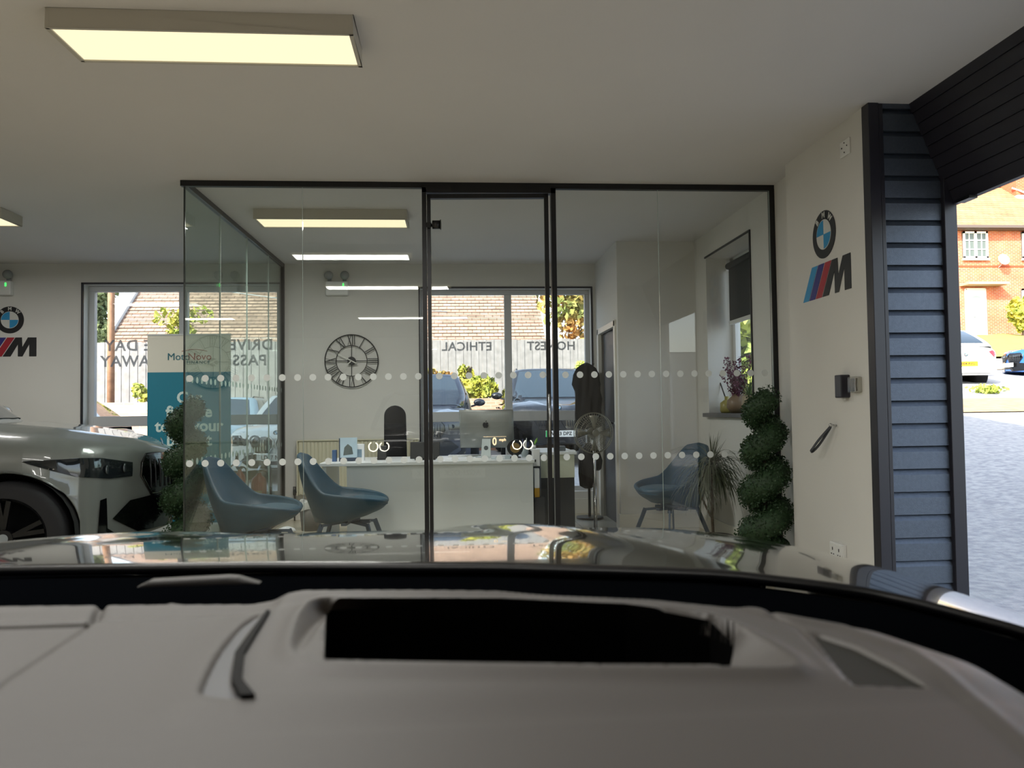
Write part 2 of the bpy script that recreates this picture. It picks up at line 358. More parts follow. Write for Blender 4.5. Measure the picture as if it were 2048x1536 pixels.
# ---------------- glass office partition
def dots(mb, x0, x1, z0, z1, y, xs=None, n0=None):
    step = .1035
    i0 = math.ceil((x0-(-1.814))/step)
    x = -1.814+i0*step
    while x < x1-.02:
        if x > x0+.02:
            for z in (z0, z1):
                p = [(.0235*math.cos(t*math.pi/12), .0235*math.sin(t*math.pi/12)) for t in range(24)]
                mb.prism(p, (x, y, z), (1, 0, 0), (0, 0, 1), .0006)
        x += step
pf = T('wall_glass_front', None, None, (0, YG, 0)); tag(pf, kind='structure')
for x0, x1 in ((-1.845, -1.053), (-1.049, -.222), (.715, 1.462), (1.467, 2.285)):
    MB().box(x0, x1, YG-.005, YG+.005, .03, 2.71).build('glass_panel', GLASS, pf, world=True)
    e = MB().box(x1-.0006, x1+.0006, YG-.006, YG+.006, .03, 2.71)
    e.build('panel_joint', mat('glass_edge', '#b9c6c0', .15), pf, world=True)
    db = MB(); dots(db, x0, x1, .805, 1.385, YG-.0058); db.build('frosted_dots', DOT, pf, world=True)
MB().box(-1.875, 2.32, YG-.018, YG+.018, 2.71, H).build('head_track', BLACK, pf, world=True)
MB().box(-1.86, 2.32, YG-.018, YG+.018, 0, .03).build('floor_track', BLACK, pf, world=True)
MB().box(2.285, 2.32, YG-.02, YG+.02, 0, 2.72).build('post', BLACK, pf, world=True)
MB().box(-1.856, -1.846, YG-.006, YG+.006, 0, 2.72).build('post', mat('dark_glass_edge', '#2c3330', .2), pf, world=True)
ps = T('wall_glass_side', None, None, (-1.85, 6.9, 0)); tag(ps, kind='structure')
for y0, y1 in ((5.41, 6.19), (6.195, 6.975), (6.98, 7.765), (7.77, 8.38)):
    MB().box(-1.855, -1.845, y0, y1, .03, 2.71).build('glass_panel', GLASSG, ps, world=True)
    MB().box(-1.856, -1.844, y1-.0012, y1+.0018, .03, 2.71).build('panel_joint', MATS['glass_edge'], ps, world=True)
    db = MB(); y = y0+.06
    while y < y1-.03:
        for z in (.805, 1.385):
            p = [(.0235*math.cos(t*math.pi/12), .0235*math.sin(t*math.pi/12)) for t in range(24)]
            db.prism(p, (-1.8556, y, z), (0, -1, 0), (0, 0, 1), .0006)
        y += .1035
    db.build('frosted_dots', DOT, ps, world=True)
MB().box(-1.868, -1.832, YG+.02, 8.40, 2.71, H).build('head_track', BLACK, ps, world=True)
MB().box(-1.868, -1.832, YG+.02, 8.38, 0, .03).build('floor_track', BLACK, ps, world=True)
MB().box(-1.87, -1.83, 8.36, 8.40, .16, H).build('post', BLACK, ps, world=True)
# glass door, slightly ajar
dr = T('door_2', None, None, (-.17, YG, 0)); tag(dr, kind='structure')
MB().box(-.225, -.195, YG-.03, YG+.03, 0, 2.72).box(.685, .72, YG-.03, YG+.03, 0, 2.72).box(-.225, .72, YG-.03, YG+.03, 2.675, 2.71).build('door_frame', BLACK, dr, world=True)
leaf = bpy.data.objects.new('door_leaf', None); COL.objects.link(leaf); leaf.parent = dr
leaf.location = (0, 0, 0); leaf.rotation_euler = (0, 0, R(-2.6))
MB().box(-.02, .005, -.02, .02, .03, 2.665).box(.805, .835, -.02, .02, .03, 2.665).box(-.02, .835, -.02, .02, 2.635, 2.665).box(-.02, .835, -.02, .02, .03, .09).build('leaf_frame', BLACK, leaf)
MB().box(.0, .81, -.005, .005, .08, 2.64).build('glass_panel', GLASS, leaf)
MB().cyl((.02, -.05, 2.44), (.075, -.05, 2.44), .03).cyl((.075, -.05, 2.44), (.08, -.05, 2.44), .036).cyl((-.01, -.05, 2.44), (.0, -.02, 2.44), .02).build('hinge', BLACK, leaf)
MB().cyl((.82, -.045, .95), (.82, -.045, 1.25), .008).cyl((.82, -.02, 1.0), (.82, -.045, 1.0), .006).cyl((.82, -.02, 1.2), (.82, -.045, 1.2), .006).build('handle', CHROME, leaf)
db = MB(); x = .055
while x < .79:
    for z in (.805, 1.385):
        p = [(.0235*math.cos(t*math.pi/12), .0235*math.sin(t*math.pi/12)) for t in range(24)]
        db.prism(p, (x, -.0058, z), (1, 0, 0), (0, 0, 1), .0006)
    x += .1035
db.build('frosted_dots', DOT, leaf)

# ================================================================== CEILING LAMPS
DIFF = bpy.data.materials.new('lamp_diffuser'); DIFF.use_nodes = True
n_ = DIFF.node_tree.nodes; l_ = DIFF.node_tree.links; n_.clear()
em = n_.new('ShaderNodeEmission'); em.inputs[0].default_value = (1, .86, .56, 1); em.inputs[1].default_value = 1.25
l_.new(em.outputs[0], n_.new('ShaderNodeOutputMaterial').inputs[0])
LFR = mat('lamp_frame', '#b9b4a8', .5)
def lamp(x, y, label, first=[None]):
    if first[0] is None:
        t = T('ceiling_light', label, 'ceiling light', (x, y, H), 0, 'rectangular ceiling light panels')
        w, d, h = 1.2, .30, .082
        mb = MB().box(-w/2, w/2, -d/2, -d/2+.014, -h, 0).box(-w/2, w/2, d/2-.014, d/2, -h, 0).box(-w/2, -w/2+.018, -d/2, d/2, -h, 0).box(w/2-.018, w/2, -d/2, d/2, -h, 0)
        mb.build('housing', LFR, t, bevel=.002)
        MB().box(-w/2+.016, w/2-.016, -d/2+.012, d/2-.012, -h+.006, -.01).build('diffuser', DIFF, t)
        first[0] = t
    else:
        s = first[0]; t = s.copy(); COL.objects.link(t); t.location = (x, y, H); t['label'] = label
        for c in s.children:
            e = c.copy(); COL.objects.link(e); e.parent = t
    ld = bpy.data.lights.new('panel_glow', 'AREA'); ld.shape = 'RECTANGLE'; ld.size = 1.1; ld.size_y = .25
    ld.energy = 20; ld.color = (1, .965, .935)
    lo = bpy.data.objects.new('panel_glow', ld); COL.objects.link(lo); lo.parent = t; lo.location = (0, 0, -.10)
    return t
lamp(-1.0, 3.25, 'large lit ceiling light panel in the open showroom, nearest above the bonnet')
lamp(-.975, 6.27, 'lit ceiling light panel inside the glass office')
lamp(-4.07, 6.27, 'ceiling light panel at the far left edge of the showroom ceiling')
for x, y, s in ((-1.0, 1.38, 'ceiling light panel over the parked car, mirrored second in the glass'), (-1.0, -1.7, 'ceiling light panel behind the camera, mirrored lowest in the glass'), (-4.07, 1.4, 'ceiling light panel out over the white car, left of the viewer'), (-4.07, -1.7, 'ceiling light panel at the rear left of the showroom')):
    lamp(x, y, s)

def emergency(x, z, label):
    t = T('emergency_light', label, 'emergency light', (x, YB, z), 0, 'twin spot emergency lights on the back wall')
    MB().box(-.12, .12, -.07, 0, -.02, .13).build('housing', WHITE, t, bevel=.012)
    for s in (-1, 1):
        MB().cyl((s*.08, -.03, .13), (s*.08, -.03, .16), .02).sphere((s*.085, -.06, .195), .048, (1, .9, 1), 14, 8).build('lamp_head', mat('smoky_lens', '#8f9394', .2), t)
    MB().box(.065, .078, -.074, -.06, .07, .105).build('status_light', mat('green_led', '#40ff60', .5, emit=2), t)
emergency(-1.268, 2.42, 'white twin spot emergency light above the round clock')
emergency(-4.74, 2.43, 'white twin spot emergency light above the round wall emblem, cut by the left edge')

# ================================================================== WALL DECALS
DB = mat('decal_black', '#17181b', .5); DBL = mat('decal_blue', '#2a8fc4', .5); DW = mat('decal_white', '#cfcfca', .5)
DN = mat('decal_navy', '#2b2c7a', .5); DRD = mat('decal_red', '#a3202f', .5)
def roundel(name, label, M, r, cat='wall emblem', parent=None):
    """disc in local xy plane, facing local +z"""
    if parent is None: t = T(name, label, cat, M.translation)
    else: t = parent
    circ = lambda rr, a0=0, a1=360, k=48: [(rr*math.cos(R(a0+(a1-a0)*i/k)), rr*math.sin(R(a0+(a1-a0)*i/k))) for i in range(k+1)]
    def P(mb, poly, z0, th, mi=0):
        X, Y, Z = M.col[0].xyz, M.col[1].xyz, M.col[2].xyz
        mb.prism(poly, M.translation+Z*z0, X, Y, th, mi)
    mb = MB(); c = circ(r)[:-1]; P(mb, c, 0, .003*r/.14)
    P(mb, circ(r*.63)[:-1], .003*r/.14, .0012*r/.14, 1)
    for a in (90, 270): P(mb, [(0, 0)]+circ(r*.60, a, a+90, 14), .0042*r/.14, .001*r/.14, 2)
    for ch, a in (('B', 132), ('M', 90), ('W', 48)):
        rad = r*.81; MM = M @ Matrix.Translation((rad*math.cos(R(a)), rad*math.sin(R(a)), .0035*r/.14)) @ Matrix.Rotation(R(a-90), 4, 'Z')
        text_mb(ch, r*.34, MM, r*.012, .0015*r/.14, 1, mb)
    mb.build('roundel' if parent is None else 'badge', [DB, DW, DBL], t, world=parent is None)
    return t
roundel('round_emblem', 'round black, blue and white letter emblem on the right pillar wall', frame((XP-.001, 4.415, 2.165), (0, -1, 0), (0, 0, 1)), .142)
roundel('round_emblem', 'round black, blue and white letter emblem on the back wall at the left edge', frame((-4.66, YB-.001, 2.155), (1, 0, 0), (0, 0, 1)), .142)
def m_stripes(M, label):
    t = T('striped_letter_emblem', label, 'wall emblem', M.translation)
    X, Y, Z = M.col[0].xyz, M.col[1].xyz, M.col[2].xyz; o = M.translation
    h = .20; sl_ = .13
    def par(x0, x1): return [(x0, -h/2), (x1, -h/2), (x1+sl_, h/2), (x0+sl_, h/2)]
    for nm, x0, x1, m in (('light_blue_stripe', -.30, -.225, DBL), ('navy_stripe', -.215, -.14, DN), ('red_stripe', -.13, -.055, DRD)):
        MB().prism(par(x0, x1), o, X, Y, .002).build(nm, m, t, world=True)
    # slanted M
    mp = [(-.045, -h/2), (.03, -h/2), (.095, .02), (.105, -h/2), (.165, -h/2), (.245, .03), (.235, -h/2), (.30, -h/2), (.30, h/2), (.215, h/2), (.15, -.01), (.135, h/2), (.085, h/2)]
    mp = [(-.045, -h/2), (.035, -h/2), (.108, .028), (.108, -h/2), (.155, -h/2), (.222, .028), (.222, -h/2), (.295, -h/2), (.295, h/2), (.208, h/2), (.153, .0), (.148, h/2), (.083, h/2)]
    MB().prism(mp, o, X, Y, .002).build('letter', DB, t, world=True)
m_stripes(frame((XP-.001, 4.41, 1.895), (0, -1, 0), (0, 0, 1)), 'letter M emblem with blue, navy and red stripes on the right pillar wall')
m_stripes(frame((-4.685, YB-.001, 1.87), (1, 0, 0), (0, 0, 1)), 'letter M emblem with coloured stripes on the back wall at the left edge')

# ================================================================== WALL FITTINGS on pillar (x = XP, facing -X)
def plate(name, label, cat, y, z, w, h, dbl):
    t = T(name, label, cat, (XP, y, z))
    MB().box(XP-.010, XP, y-w/2, y+w/2, z-h/2, z+h/2).build('face_plate', WHITE, t, world=True, bevel=.004)
    DK = mat('dark_slot', '#2b2b2b', .6)
    if dbl:
        MB().box(XP-.02, XP-.0, y-w/2-.006, y+w/2+.006, z-h/2-.006, z+h/2+.006).build('back_box', WHITE, t, world=True, bevel=.004)
        MB().box(XP-.026, XP-.018, y-w/2, y+w/2, z-h/2, z+h/2).build('front_plate', WHITE, t, world=True, bevel=.003)
        for s in (-1, 1):
            m = MB(); yy = y+s*w*.25
            m.box(XP-.0275, XP-.025, yy-.004, yy+.004, z+.004, z+.022).box(XP-.0275, XP-.025, yy-.018, yy-.008, z-.02, z-.014).box(XP-.0275, XP-.025, yy+.008, yy+.018, z-.02, z-.014)
            m.build('socket_holes', DK, t, world=True)
            MB().box(XP-.029, XP-.025, yy-s*.022-.006, yy-s*.022+.006, z+.012, z+.034).build('switch', WHITE, t, world=True)
    else:
        for yy, zz in ((-.028, .005), (.028, .005), (0, .028), (0, -.026)): MB().cyl((XP-.0125, y+yy, z+zz), (XP-.009, y+yy, z+zz), .004, n=8).build('screw', DK, t, world=True)
plate('blank_wall_plate', 'small white square blanking plate high on the pillar wall', 'wall plate', 4.135, 2.592, .105, .09, False)
plate('double_socket', 'white double power socket low on the pillar wall', 'socket', 4.33, .298, .148, .088, True)
t = T('control_box', 'small black control box on the pillar wall', 'control box', (XP, 4.2, 1.25))
MB().box(XP-.055, XP, 4.16, 4.235, 1.185, 1.315).build('case', mat('anthracite_case', '#2b2a33', .35), t, world=True, bevel=.006)
MB().cyl((XP-.02, 4.2, 1.175), (XP-.02, 4.2, 1.19), .012).build('gland', WHITE, t, world=True)
t = T('junction_box', 'clear plastic junction box beside the black control box', 'junction box', (XP, 4.08, 1.255))
MB().box(XP-.04, XP-.002, 4.03, 4.12, 1.21, 1.30).build('clear_lid', glassmat('clear_plastic', (.9, .9, .88), .1, .8, .1), t, world=True, bevel=.006)
MB().box(XP-.02, XP, 4.035, 4.115, 1.215, 1.295).build('base_plate', mat('box_grey', '#c2bfb4', .5), t, world=True)
m = MB()
for i in range(5): m.tube([(XP-.024, 4.11-.016*i, 1.22), (XP-.032, 4.10-.015*i, 1.25), (XP-.024, 4.11-.016*i, 1.29)], .003, 6)
m.build('wires', mat('wire_mix', '#5c564a', .5), t, world=True)
t = T('hanging_strap', 'dark grey pull strap loop hanging from a hook on the pillar wall', 'strap', (XP, 4.33, 1.03))
MB().cyl((XP, 4.33, 1.025), (XP-.03, 4.335, 1.03), .006).sphere((XP-.032, 4.335, 1.03), .011).build('hook', CHROME, t, world=True)
pts = [(XP-.03, 4.335, 1.025), (XP-.05, 4.37, .985), (XP-.07, 4.42, .935), (XP-.085, 4.465, .885), (XP-.085, 4.487, .868), (XP-.075, 4.475, .872), (XP-.06, 4.43, .91), (XP-.045, 4.38, .965), (XP-.03, 4.34, 1.018)]
m = MB(); pts = catmull(pts, 5, False)
for i in range(len(pts)-1): m.bar(pts[i], pts[i+1], .015, .004, upv=(1, 0, 0.2))
m.build('strap_loop', mat('strap_grey', '#3f4145', .7), t, world=True)

# ================================================================== CLOCK
c = T('wall_clock', 'large round black metal clock with roman numerals on the office back wall', 'clock', (-1.118, YB, 1.693))
IR = mat('black_iron', '#17171a', .5)
def ring(r, w, y): return MB().tube([(r*math.cos(a*math.pi/32), y, r*math.sin(a*math.pi/32)) for a in range(64)], w, 6, closed=True)
ring(.283, .006, -.03).build('outer_rim', IR, c); ring(.165, .0045, -.03).build('inner_ring', IR, c)
nums = ['XII', 'I', 'II', 'III', 'IIII', 'V', 'VI', 'VII', 'VIII', 'IX', 'X', 'XI']
for i, s in enumerate(nums):
    a = R(-30*i); mb = MB(); M = Matrix.Rotation(-a, 4, 'Y')
    ws = {'I': .022, 'V': .042, 'X': .042}; tot = sum(ws[q] for q in s); x = -tot/2
    def st(x0, x1, top=.278, bot=.170, wd=.006): mb.bar(M @ Vector((x0, -.03, bot)), M @ Vector((x1, -.03, top)), wd, .004, upv=(0, 1, 0))
    for q in s:
        w = ws[q]; cx = x+w/2
        if q == 'I': st(cx, cx, wd=.008)
        elif q == 'V': st(cx+.001, cx-w*.42, wd=.009); st(cx-.001, cx+w*.42, wd=.004)
        else: st(cx+w*.42, cx-w*.42, wd=.010); st(cx-w*.42, cx+w*.42, wd=.004)
        x += w
    mb.build('numeral', IR, c)
mb = MB()
for a in (0, 90, 180, 270): mb.bar((.03*math.cos(R(a)), -.03, .03*math.sin(R(a))), (.165*math.cos(R(a)), -.03, .165*math.sin(R(a))), .008, .004, upv=(0, 1, 0))
mb.build('cross_bars', IR, c)
MB().cyl((0, -.012, 0), (0, -.045, 0), .045, n=24).cyl((0, 0, 0), (0, -.014, 0), .03).build('hub', IR, c)
HW = mat('silver_hand', '#c9c9c4', .3, .6)
def hand(a, L, tail): 
    d_ = Vector((math.sin(R(a)), 0, math.cos(R(a))))
    return MB().bar(Vector((0, -.05, 0))-d_*tail, Vector((0, -.05, 0))+d_*L, .011, .002, upv=(0, 1, 0)).sphere(Vector((0, -.05, 0))-d_*tail, .010, n=10, m=6)
hand(298, .16, .06).build('minute_hand', HW, c); hand(226, .06, .0).build('hour_hand', HW, c)
MB().bar((0, -.052, 0), (-.10, -.052, -.115), .003, .001, upv=(0, 1, 0)).build('second_hand', HW, c)

# ================================================================== RADIATOR
t = T('radiator', 'cream panel radiator on the back wall beneath the clock', 'radiator', (-1.03, YB, .26))
CR = mat('radiator_cream', '#d8d3bb', .4)
mb = MB(); x = -1.675; prof = []
while x < -.42: prof += [(x, 0), (x+.014, .010), (x+.026, .010), (x+.040, 0)]; x += .0407
P = [[(px, YB-.075-py, z) for px, py in prof] for z in (.28, .83)]
mb.grid(P, sm=False); mb.box(-1.675, -.42, YB-.075, YB-.03, .27, .84); mb.build('front_panel', CR, t, world=True)
mb = MB().box(-1.68, -.415, YB-.095, YB-.03, .84, .852)
mb.build('top_grille', CR, t, world=True)
for x in (-1.69, -.417): MB().box(x, x+.012, YB-.1, YB-.03, .27, .85).build('side_cover', CR, t, world=True)
MB().cyl((-1.72, YB-.06, .27), (-1.72, YB-.06, .36), .016).cyl((-1.72, YB-.06, 0), (-1.72, YB-.06, .27), .008).cyl((-1.72, YB-.06, .30), (-1.67, YB-.06, .30), .009).build('valve', DARKF, t, world=True)
for x in (-1.2, -.7): MB().box(x, x+.04, YB-.03, YB, .4, .75).build('bracket', CR, t, world=True)

# ================================================================== TEAL CHAIRS
def chair_parts(t):
    N = 72
    def sm(a, b, x): x = min(1, max(0, (x-a)/(b-a))); return x*x*(3-2*x)
    def rim(th):
        d_ = abs(math.degrees(th)); f = 1-sm(24, 70, d_); g = 1-d_/180
        z = .425+.14*g+.245*f
        ax_, by = .312, .295
        cx = -math.copysign(abs(math.cos(th))**.85, math.cos(th)); cy = math.copysign(abs(math.sin(th))**.85, math.sin(th))
        x = ax_*cx - .09*f; y = by*cy*(1-.18*f)
        x += .0
        if d_ > 120: z -= .0
        return Vector((x, y, z))
    rows = []
    for k in range(13):   # outer shell: bottom to rim
        s_ = k/12; row = []
        for i in range(N):
            th = -math.pi+2*math.pi*i/N; r_ = rim(th); q = s_**.8
            bt = Vector((-math.cos(th)*.215-.05, math.sin(th)*.20, .285+.045*max(0, -math.cos(th))))
            p = bt.lerp(r_, q); bul = math.sin(math.pi*s_)*.016
            p += Vector((-math.cos(th), math.sin(th), -.6))*bul
            row.append(p)
        rows.append(row)
    for k in range(1, 5):  # rolled rim
        a = math.pi*k/5; row = []
        for i in range(N):
            th = -math.pi+2*math.pi*i/N; r_ = rim(th); inn = Vector((math.cos(th), -math.sin(th), 0))
            row.append(r_+inn*(.017*(1-math.cos(a)))+Vector((0, 0, .016*math.sin(a))))
        rows.append(row)
    for k in range(0, 9):   # inner
        s_ = k/8; row = []
        for i in range(N):
            th = -math.pi+2*math.pi*i/N; r_ = rim(th)+Vector((math.cos(th), -math.sin(th), 0))*.034
            bt = Vector((-math.cos(th)*.19-.01, math.sin(th)*.19, .415))
            row.append(r_.lerp(bt, s_)+Vector((-math.cos(th), math.sin(th), 0))*math.sin(math.pi*s_)*.015)
        rows.append(row)
    mb = MB().grid(rows, closed_v=True)
    mb.add(rows[0], [tuple(range(N))]); mb.add(rows[-1], [tuple(range(N))[::-1]])
    mb.build('shell', TEAL, t)
    rows = []
    for k in range(9):
        s_ = k/8; z = .40+.065*math.sin(s_*math.pi/2); rr = .245*math.cos(max(0, s_-.35)/.65*math.pi/2*.999)
        rows.append([(-math.cos(2*math.pi*i/40)*rr*1.12+.035, math.sin(2*math.pi*i/40)*rr*.96, z+.01*(-math.cos(2*math.pi*i/40) > 0)) for i in range(40)])
    MB().grid(rows, closed_v=True).build('seat_cushion', mat('teal_cushion', '#1a485b', .45, sheen=.08, noise=.1, nscale=20), t)
    LM = mat('chair_leg_metal', '#4a5563', .4, .4)
    MB().box(-.17, .17, -.02, .02, .262, .285).box(-.02, .02, -.17, .17, .262, .285).cyl((0, 0, .28), (0, 0, .31), .09, n=20).build('base_plate', LM, t)
    for a in (38, 142, 218, 322):
        dx, dy = math.cos(R(a)), math.sin(R(a))
        m = MB(); m.bar((dx*.05, dy*.05, .275), (dx*.23, dy*.23, .262), .035, .018); m.bar((dx*.225, dy*.225, .272), (dx*.335, dy*.335, .0), .034, .016, upv=(-dy, dx, 0))
        m.build('leg', LM, t)
ch = T('tub_chair', 'teal tub chair nearest the left corner of the glass office', 'chair', (-1.46, 5.80, 0), R(-12), 'teal tub chairs in the glass office'); chair_parts(ch)
def dup(src, loc, rz, label):
    r = src.copy(); COL.objects.link(r); r.matrix_basis = Matrix.Translation(Vector(loc)) @ Matrix.Rotation(rz, 4, 'Z'); r['label'] = label
    for c in src.children:
        e = c.copy(); COL.objects.link(e); e.parent = r
        for g_ in c.children:
            q = g_.copy(); COL.objects.link(q); q.parent = e
    return r
dup(ch, (-.86, 6.22, 0), R(-6), 'teal tub chair in front of the left end of the white desk')
dup(ch, (1.86, 6.62, 0), R(213), 'teal tub chair facing left beside the potted dracaena')

# ================================================================== DESK and things on it
YD = 6.56; ZD = .715
dk = T('reception_desk', 'white reception desk with a closed front panel', 'desk', (-.24, 6.9, 0))
MB().box(-1.15, .665, YD, 7.35, ZD-.028, ZD).build('desktop', WHITEL, dk, world=True, bevel=.003)
MB().box(-.93, .655, YD+.06, YD+.085, 0, ZD-.028).build('front_panel', WHITEL, dk, world=True)
MB().box(.625, .655, YD+.09, 7.33, 0, ZD-.028).build('side_panel', WHITEL, dk, world=True)
MB().box(-1.13, -1.10, YD+.05, 7.33, 0, ZD-.028).build('side_panel', WHITEL, dk, world=True)
t = T('computer', 'silver all-in-one computer seen from behind on the desk', 'computer', (.27, 7.02, ZD), R(-12))
SIL = mat('silver_metal', '#8d908e', .35, .5)
sc = [(-.25, .10), (.25, .10), (.25, .43), (-.25, .43)]
rows = []
for k, (sx_, dy) in enumerate(((1.0, .0), (1.0, .008), (.94, .016), (.7, .03), (.3, .042), (.0, .045))):
    rows.append([(sx_*x, .03-dy-.0, .265+sx_*(z-.265)+0.0) for x, z in ((-.25, .08), (0, .08), (.25, .08), (.25, .25), (.25, .43), (0, .43), (-.25, .43), (-.25, .25))])
tilt = Matrix.Translation((0, 0, .25)) @ Matrix.Rotation(R(7), 4, 'X') @ Matrix.Translation((0, 0, -.25))
MB().grid(rows, closed_v=True, sm=True).build('housing', SIL, t, xf=tilt)
MB().box(-.248, .248, .03, .036, .082, .428).build('screen', BLKPL, t, xf=tilt)
MB().prism([(-.045, .0), (.045, .0), (.035, .26), (-.035, .26)], (0, -.035, .005), (1, 0, 0), (0, .25, 1), -.006).build('stand', mat('light_silver', '#b3bbbb', .35, .3), t)
MB().box(-.09, .09, -.06, .10, 0, .006).build('foot', MATS['light_silver'], t, bevel=.002)
MB().cyl((0, -.02, .085), (0, -.010, .085), .02).build('cable_hole', mat('hole_grey', '#55595a', .6), t)
# apple emblem
ap = MB(); X0 = Vector((0, -.022, .30))
body = [(0, .016), (.008, .021), (.018, .019), (.0245, .012), (.019, .006), (.0175, -.001), (.021, -.008), (.026, -.011), (.021, -.022), (.013, -.030), (.006, -.029), (0, -.027), (-.006, -.029), (-.013, -.030), (-.022, -.020), (-.026, -.006), (-.025, .008), (-.018, .018), (-.009, .021)]
ap.prism(body, X0, (1, 0, 0), (0, 0, 1), .002)
ap.prism([(.001, .024), (.002, .033), (.010, .040), (.011, .038), (.009, .029)], X0, (1, 0, 0), (0, 0, 1), .002)
ap.build('emblem', DB, t, xf=tilt)
t = T('office_chair', 'black high-back office chair behind the desk', 'office chair', (-.62, 7.72, 0), R(8))
bk = []
for j in range(25):
    s_ = j/24; s_ = 1-(1-s_)**1.6; z = .48+.72*s_; hw_ = .115*(1-.1*s_) if s_ < .86 else .105*math.sqrt(max(.004, 1-((s_-.86)/.14)**2))
    yb = -.22+.10*(s_-.5)**2
    bk.append([(hw_*math.cos(a), yb-.04*math.sin(a), z) for a in [2*math.pi*i/20 for i in range(20)]])
m = MB().grid(bk, closed_v=True); m.add(bk[0], [tuple(range(20))]); m.add(bk[-1], [tuple(range(20))]); m.build('backrest', BLKFAB, t)
MB().sphere((0, .02, .48), .25, (1, 1, .22)).build('seat', BLKFAB, t)
MB().cyl((0, .02, .1), (0, .02, .45), .025).build('gas_lift', CHROME, t)
for i in range(5):
    a = R(72*i+10); MB().bar((0, .02, .1), (.28*math.cos(a), .02+.28*math.sin(a), .07), .04, .03).sphere((.28*math.cos(a), .02+.28*math.sin(a), .03), .03).build('leg', BLKPL, t)
t = T('leaflet_holder', 'clear holder with a pale blue leaflet on the left end of the desk', 'leaflet holder', (-.94, 6.80, ZD), R(10))
MB().box(-.075, .075, .0, .003, .01, .205).build('leaflet', mat('leaflet_blue', '#b9cfdd', .4), t)
MB().prism([(-.045, .05), (.04, .06), (.03, .12), (-.005, .15), (-.035, .12)], (0, 0, 0), (1, 0, 0), (0, 0, 1), .001).build('leaflet_print', mat('print_grey', '#5d6766', .5), t)
MB().box(-.08, -.072, -.005, .05, 0, .20).box(-.08, .08, -.004, -.001, 0, .03).box(-.08, .08, -.004, .05, 0, .004).build('holder', mat('dark_acrylic', '#3a4454', .3), t)
t = tag(MB().box(-1.075, -1.04, 6.76, 6.82, ZD, ZD+.10).build('box', mat('box_blue', '#3f5d86', .5), bevel=.003), 'small dark blue box beside the leaflet holder', 'box')
t = T('boxed_product', 'small white printed carton behind the leaflet holder', 'carton', (-.84, 6.86, ZD))
MB().box(-.04, .03, -.02, .03, 0, .145).build('carton', PAPER, t, bevel=.002)
MB().box(-.035, .01, -.022, -.0195, .03, .10).build('label_print', mat('print_blue', '#7f97a8', .5), t)
t = T('mobile_phone', 'black card reader standing on the desk by the office chair', 'card reader', (-.66, 6.92, ZD))
MB().obox((0, 0, .06), (1, 0, 0), .042, (0, 1, 0), .012, (0, .2, 1), .065).build('case', BLKPL, t, bevel=.006)
MB().box(-.10, .02, -.03, .05, 0, .012).build('cradle', BLKPL, t, bevel=.003)
t = T('tablet', 'black tablet screen on a stand on the desk behind the door post', 'tablet', (-.275, 6.78, ZD), R(-4))
MB().obox((0, .0, .085), (1, 0, 0), .13, (0, 1, 0), .007, (0, .18, 1), .075).build('screen', BLKPL, t, bevel=.005)
MB().box(-.09, .09, -.02, .07, 0, .012).build('stand', BLKPL, t)
tag(MB().box(-.1, .02, 6.62, 6.76, ZD, ZD+.006).build('paper_stack', PAPER), 'thin stack of white papers on the desk right of the tablet', 'papers')
t = T('keyboard', 'slim white keyboard lying on the desk before the computer', 'keyboard', (.12, 7.2, ZD))
MB().box(-.2, .2, -.05, .05, 0, .012).build('case', WHITE, t, bevel=.003)
k_ = MB()
for i in range(14):
    for j in range(5): k_.box(-.19+i*.0275, -.19+i*.0275+.022, -.045+j*.019, -.045+j*.019+.014, .012, .016)
k_.build('keys', mat('key_white', '#cfd2d4', .5), t)
t = T('desk_globe_fan', 'small round black and gold desk speaker at the right of the computer', 'desk speaker', (.52, 6.84, ZD))
MB().cyl((0, 0, .09), (0, .04, .09), .072, n=28).cyl((0, .02, 0), (0, .02, .04), .03).box(-.05, .05, -.01, .06, 0, .01).build('case', BLKPL, t, bevel=.004)
MB().cyl((0, -.004, .09), (0, .001, .09), .045, n=24).build('centre_disc', mat('gold_disc', '#8f7446', .4, .5), t)
for i, (x, m_) in enumerate(((.30, '#c9d3d8'), (.36, '#d7dadb'), (.42, '#b8c2c6'))):
    tag(MB().box(x, x+.045, 6.70, 6.78, ZD, ZD+.016+.006*i).build('note_block', mat('note%d' % i, m_, .6), bevel=.002), ('pale blue note block left of the round speaker', 'white note block in the middle before the computer', 'grey note block next to the speaker foot')[i], 'note block')
t = T('pen_pot', 'clear pot of pens right of the round speaker on the desk', 'pen pot', (.62, 7.0, ZD))
MB().lathe([(.03, 0), (.036, .08), (.034, .08), (.028, .004), (0, .004)], n=16).build('pot', mat('smoky_pot', '#9aa4a6', .2), t)
for i in range(5): MB().cyl((.01*math.cos(i*1.3), .01*math.sin(i*1.3), .01), (.03*math.cos(i*1.3), .03*math.sin(i*1.3), .13+.01*i), .004, n=8).build('pen', mat('pen%d' % (i % 3), ('#2d3a6b', '#d5d5d5', '#1b1b1b')[i % 3], .4), t)

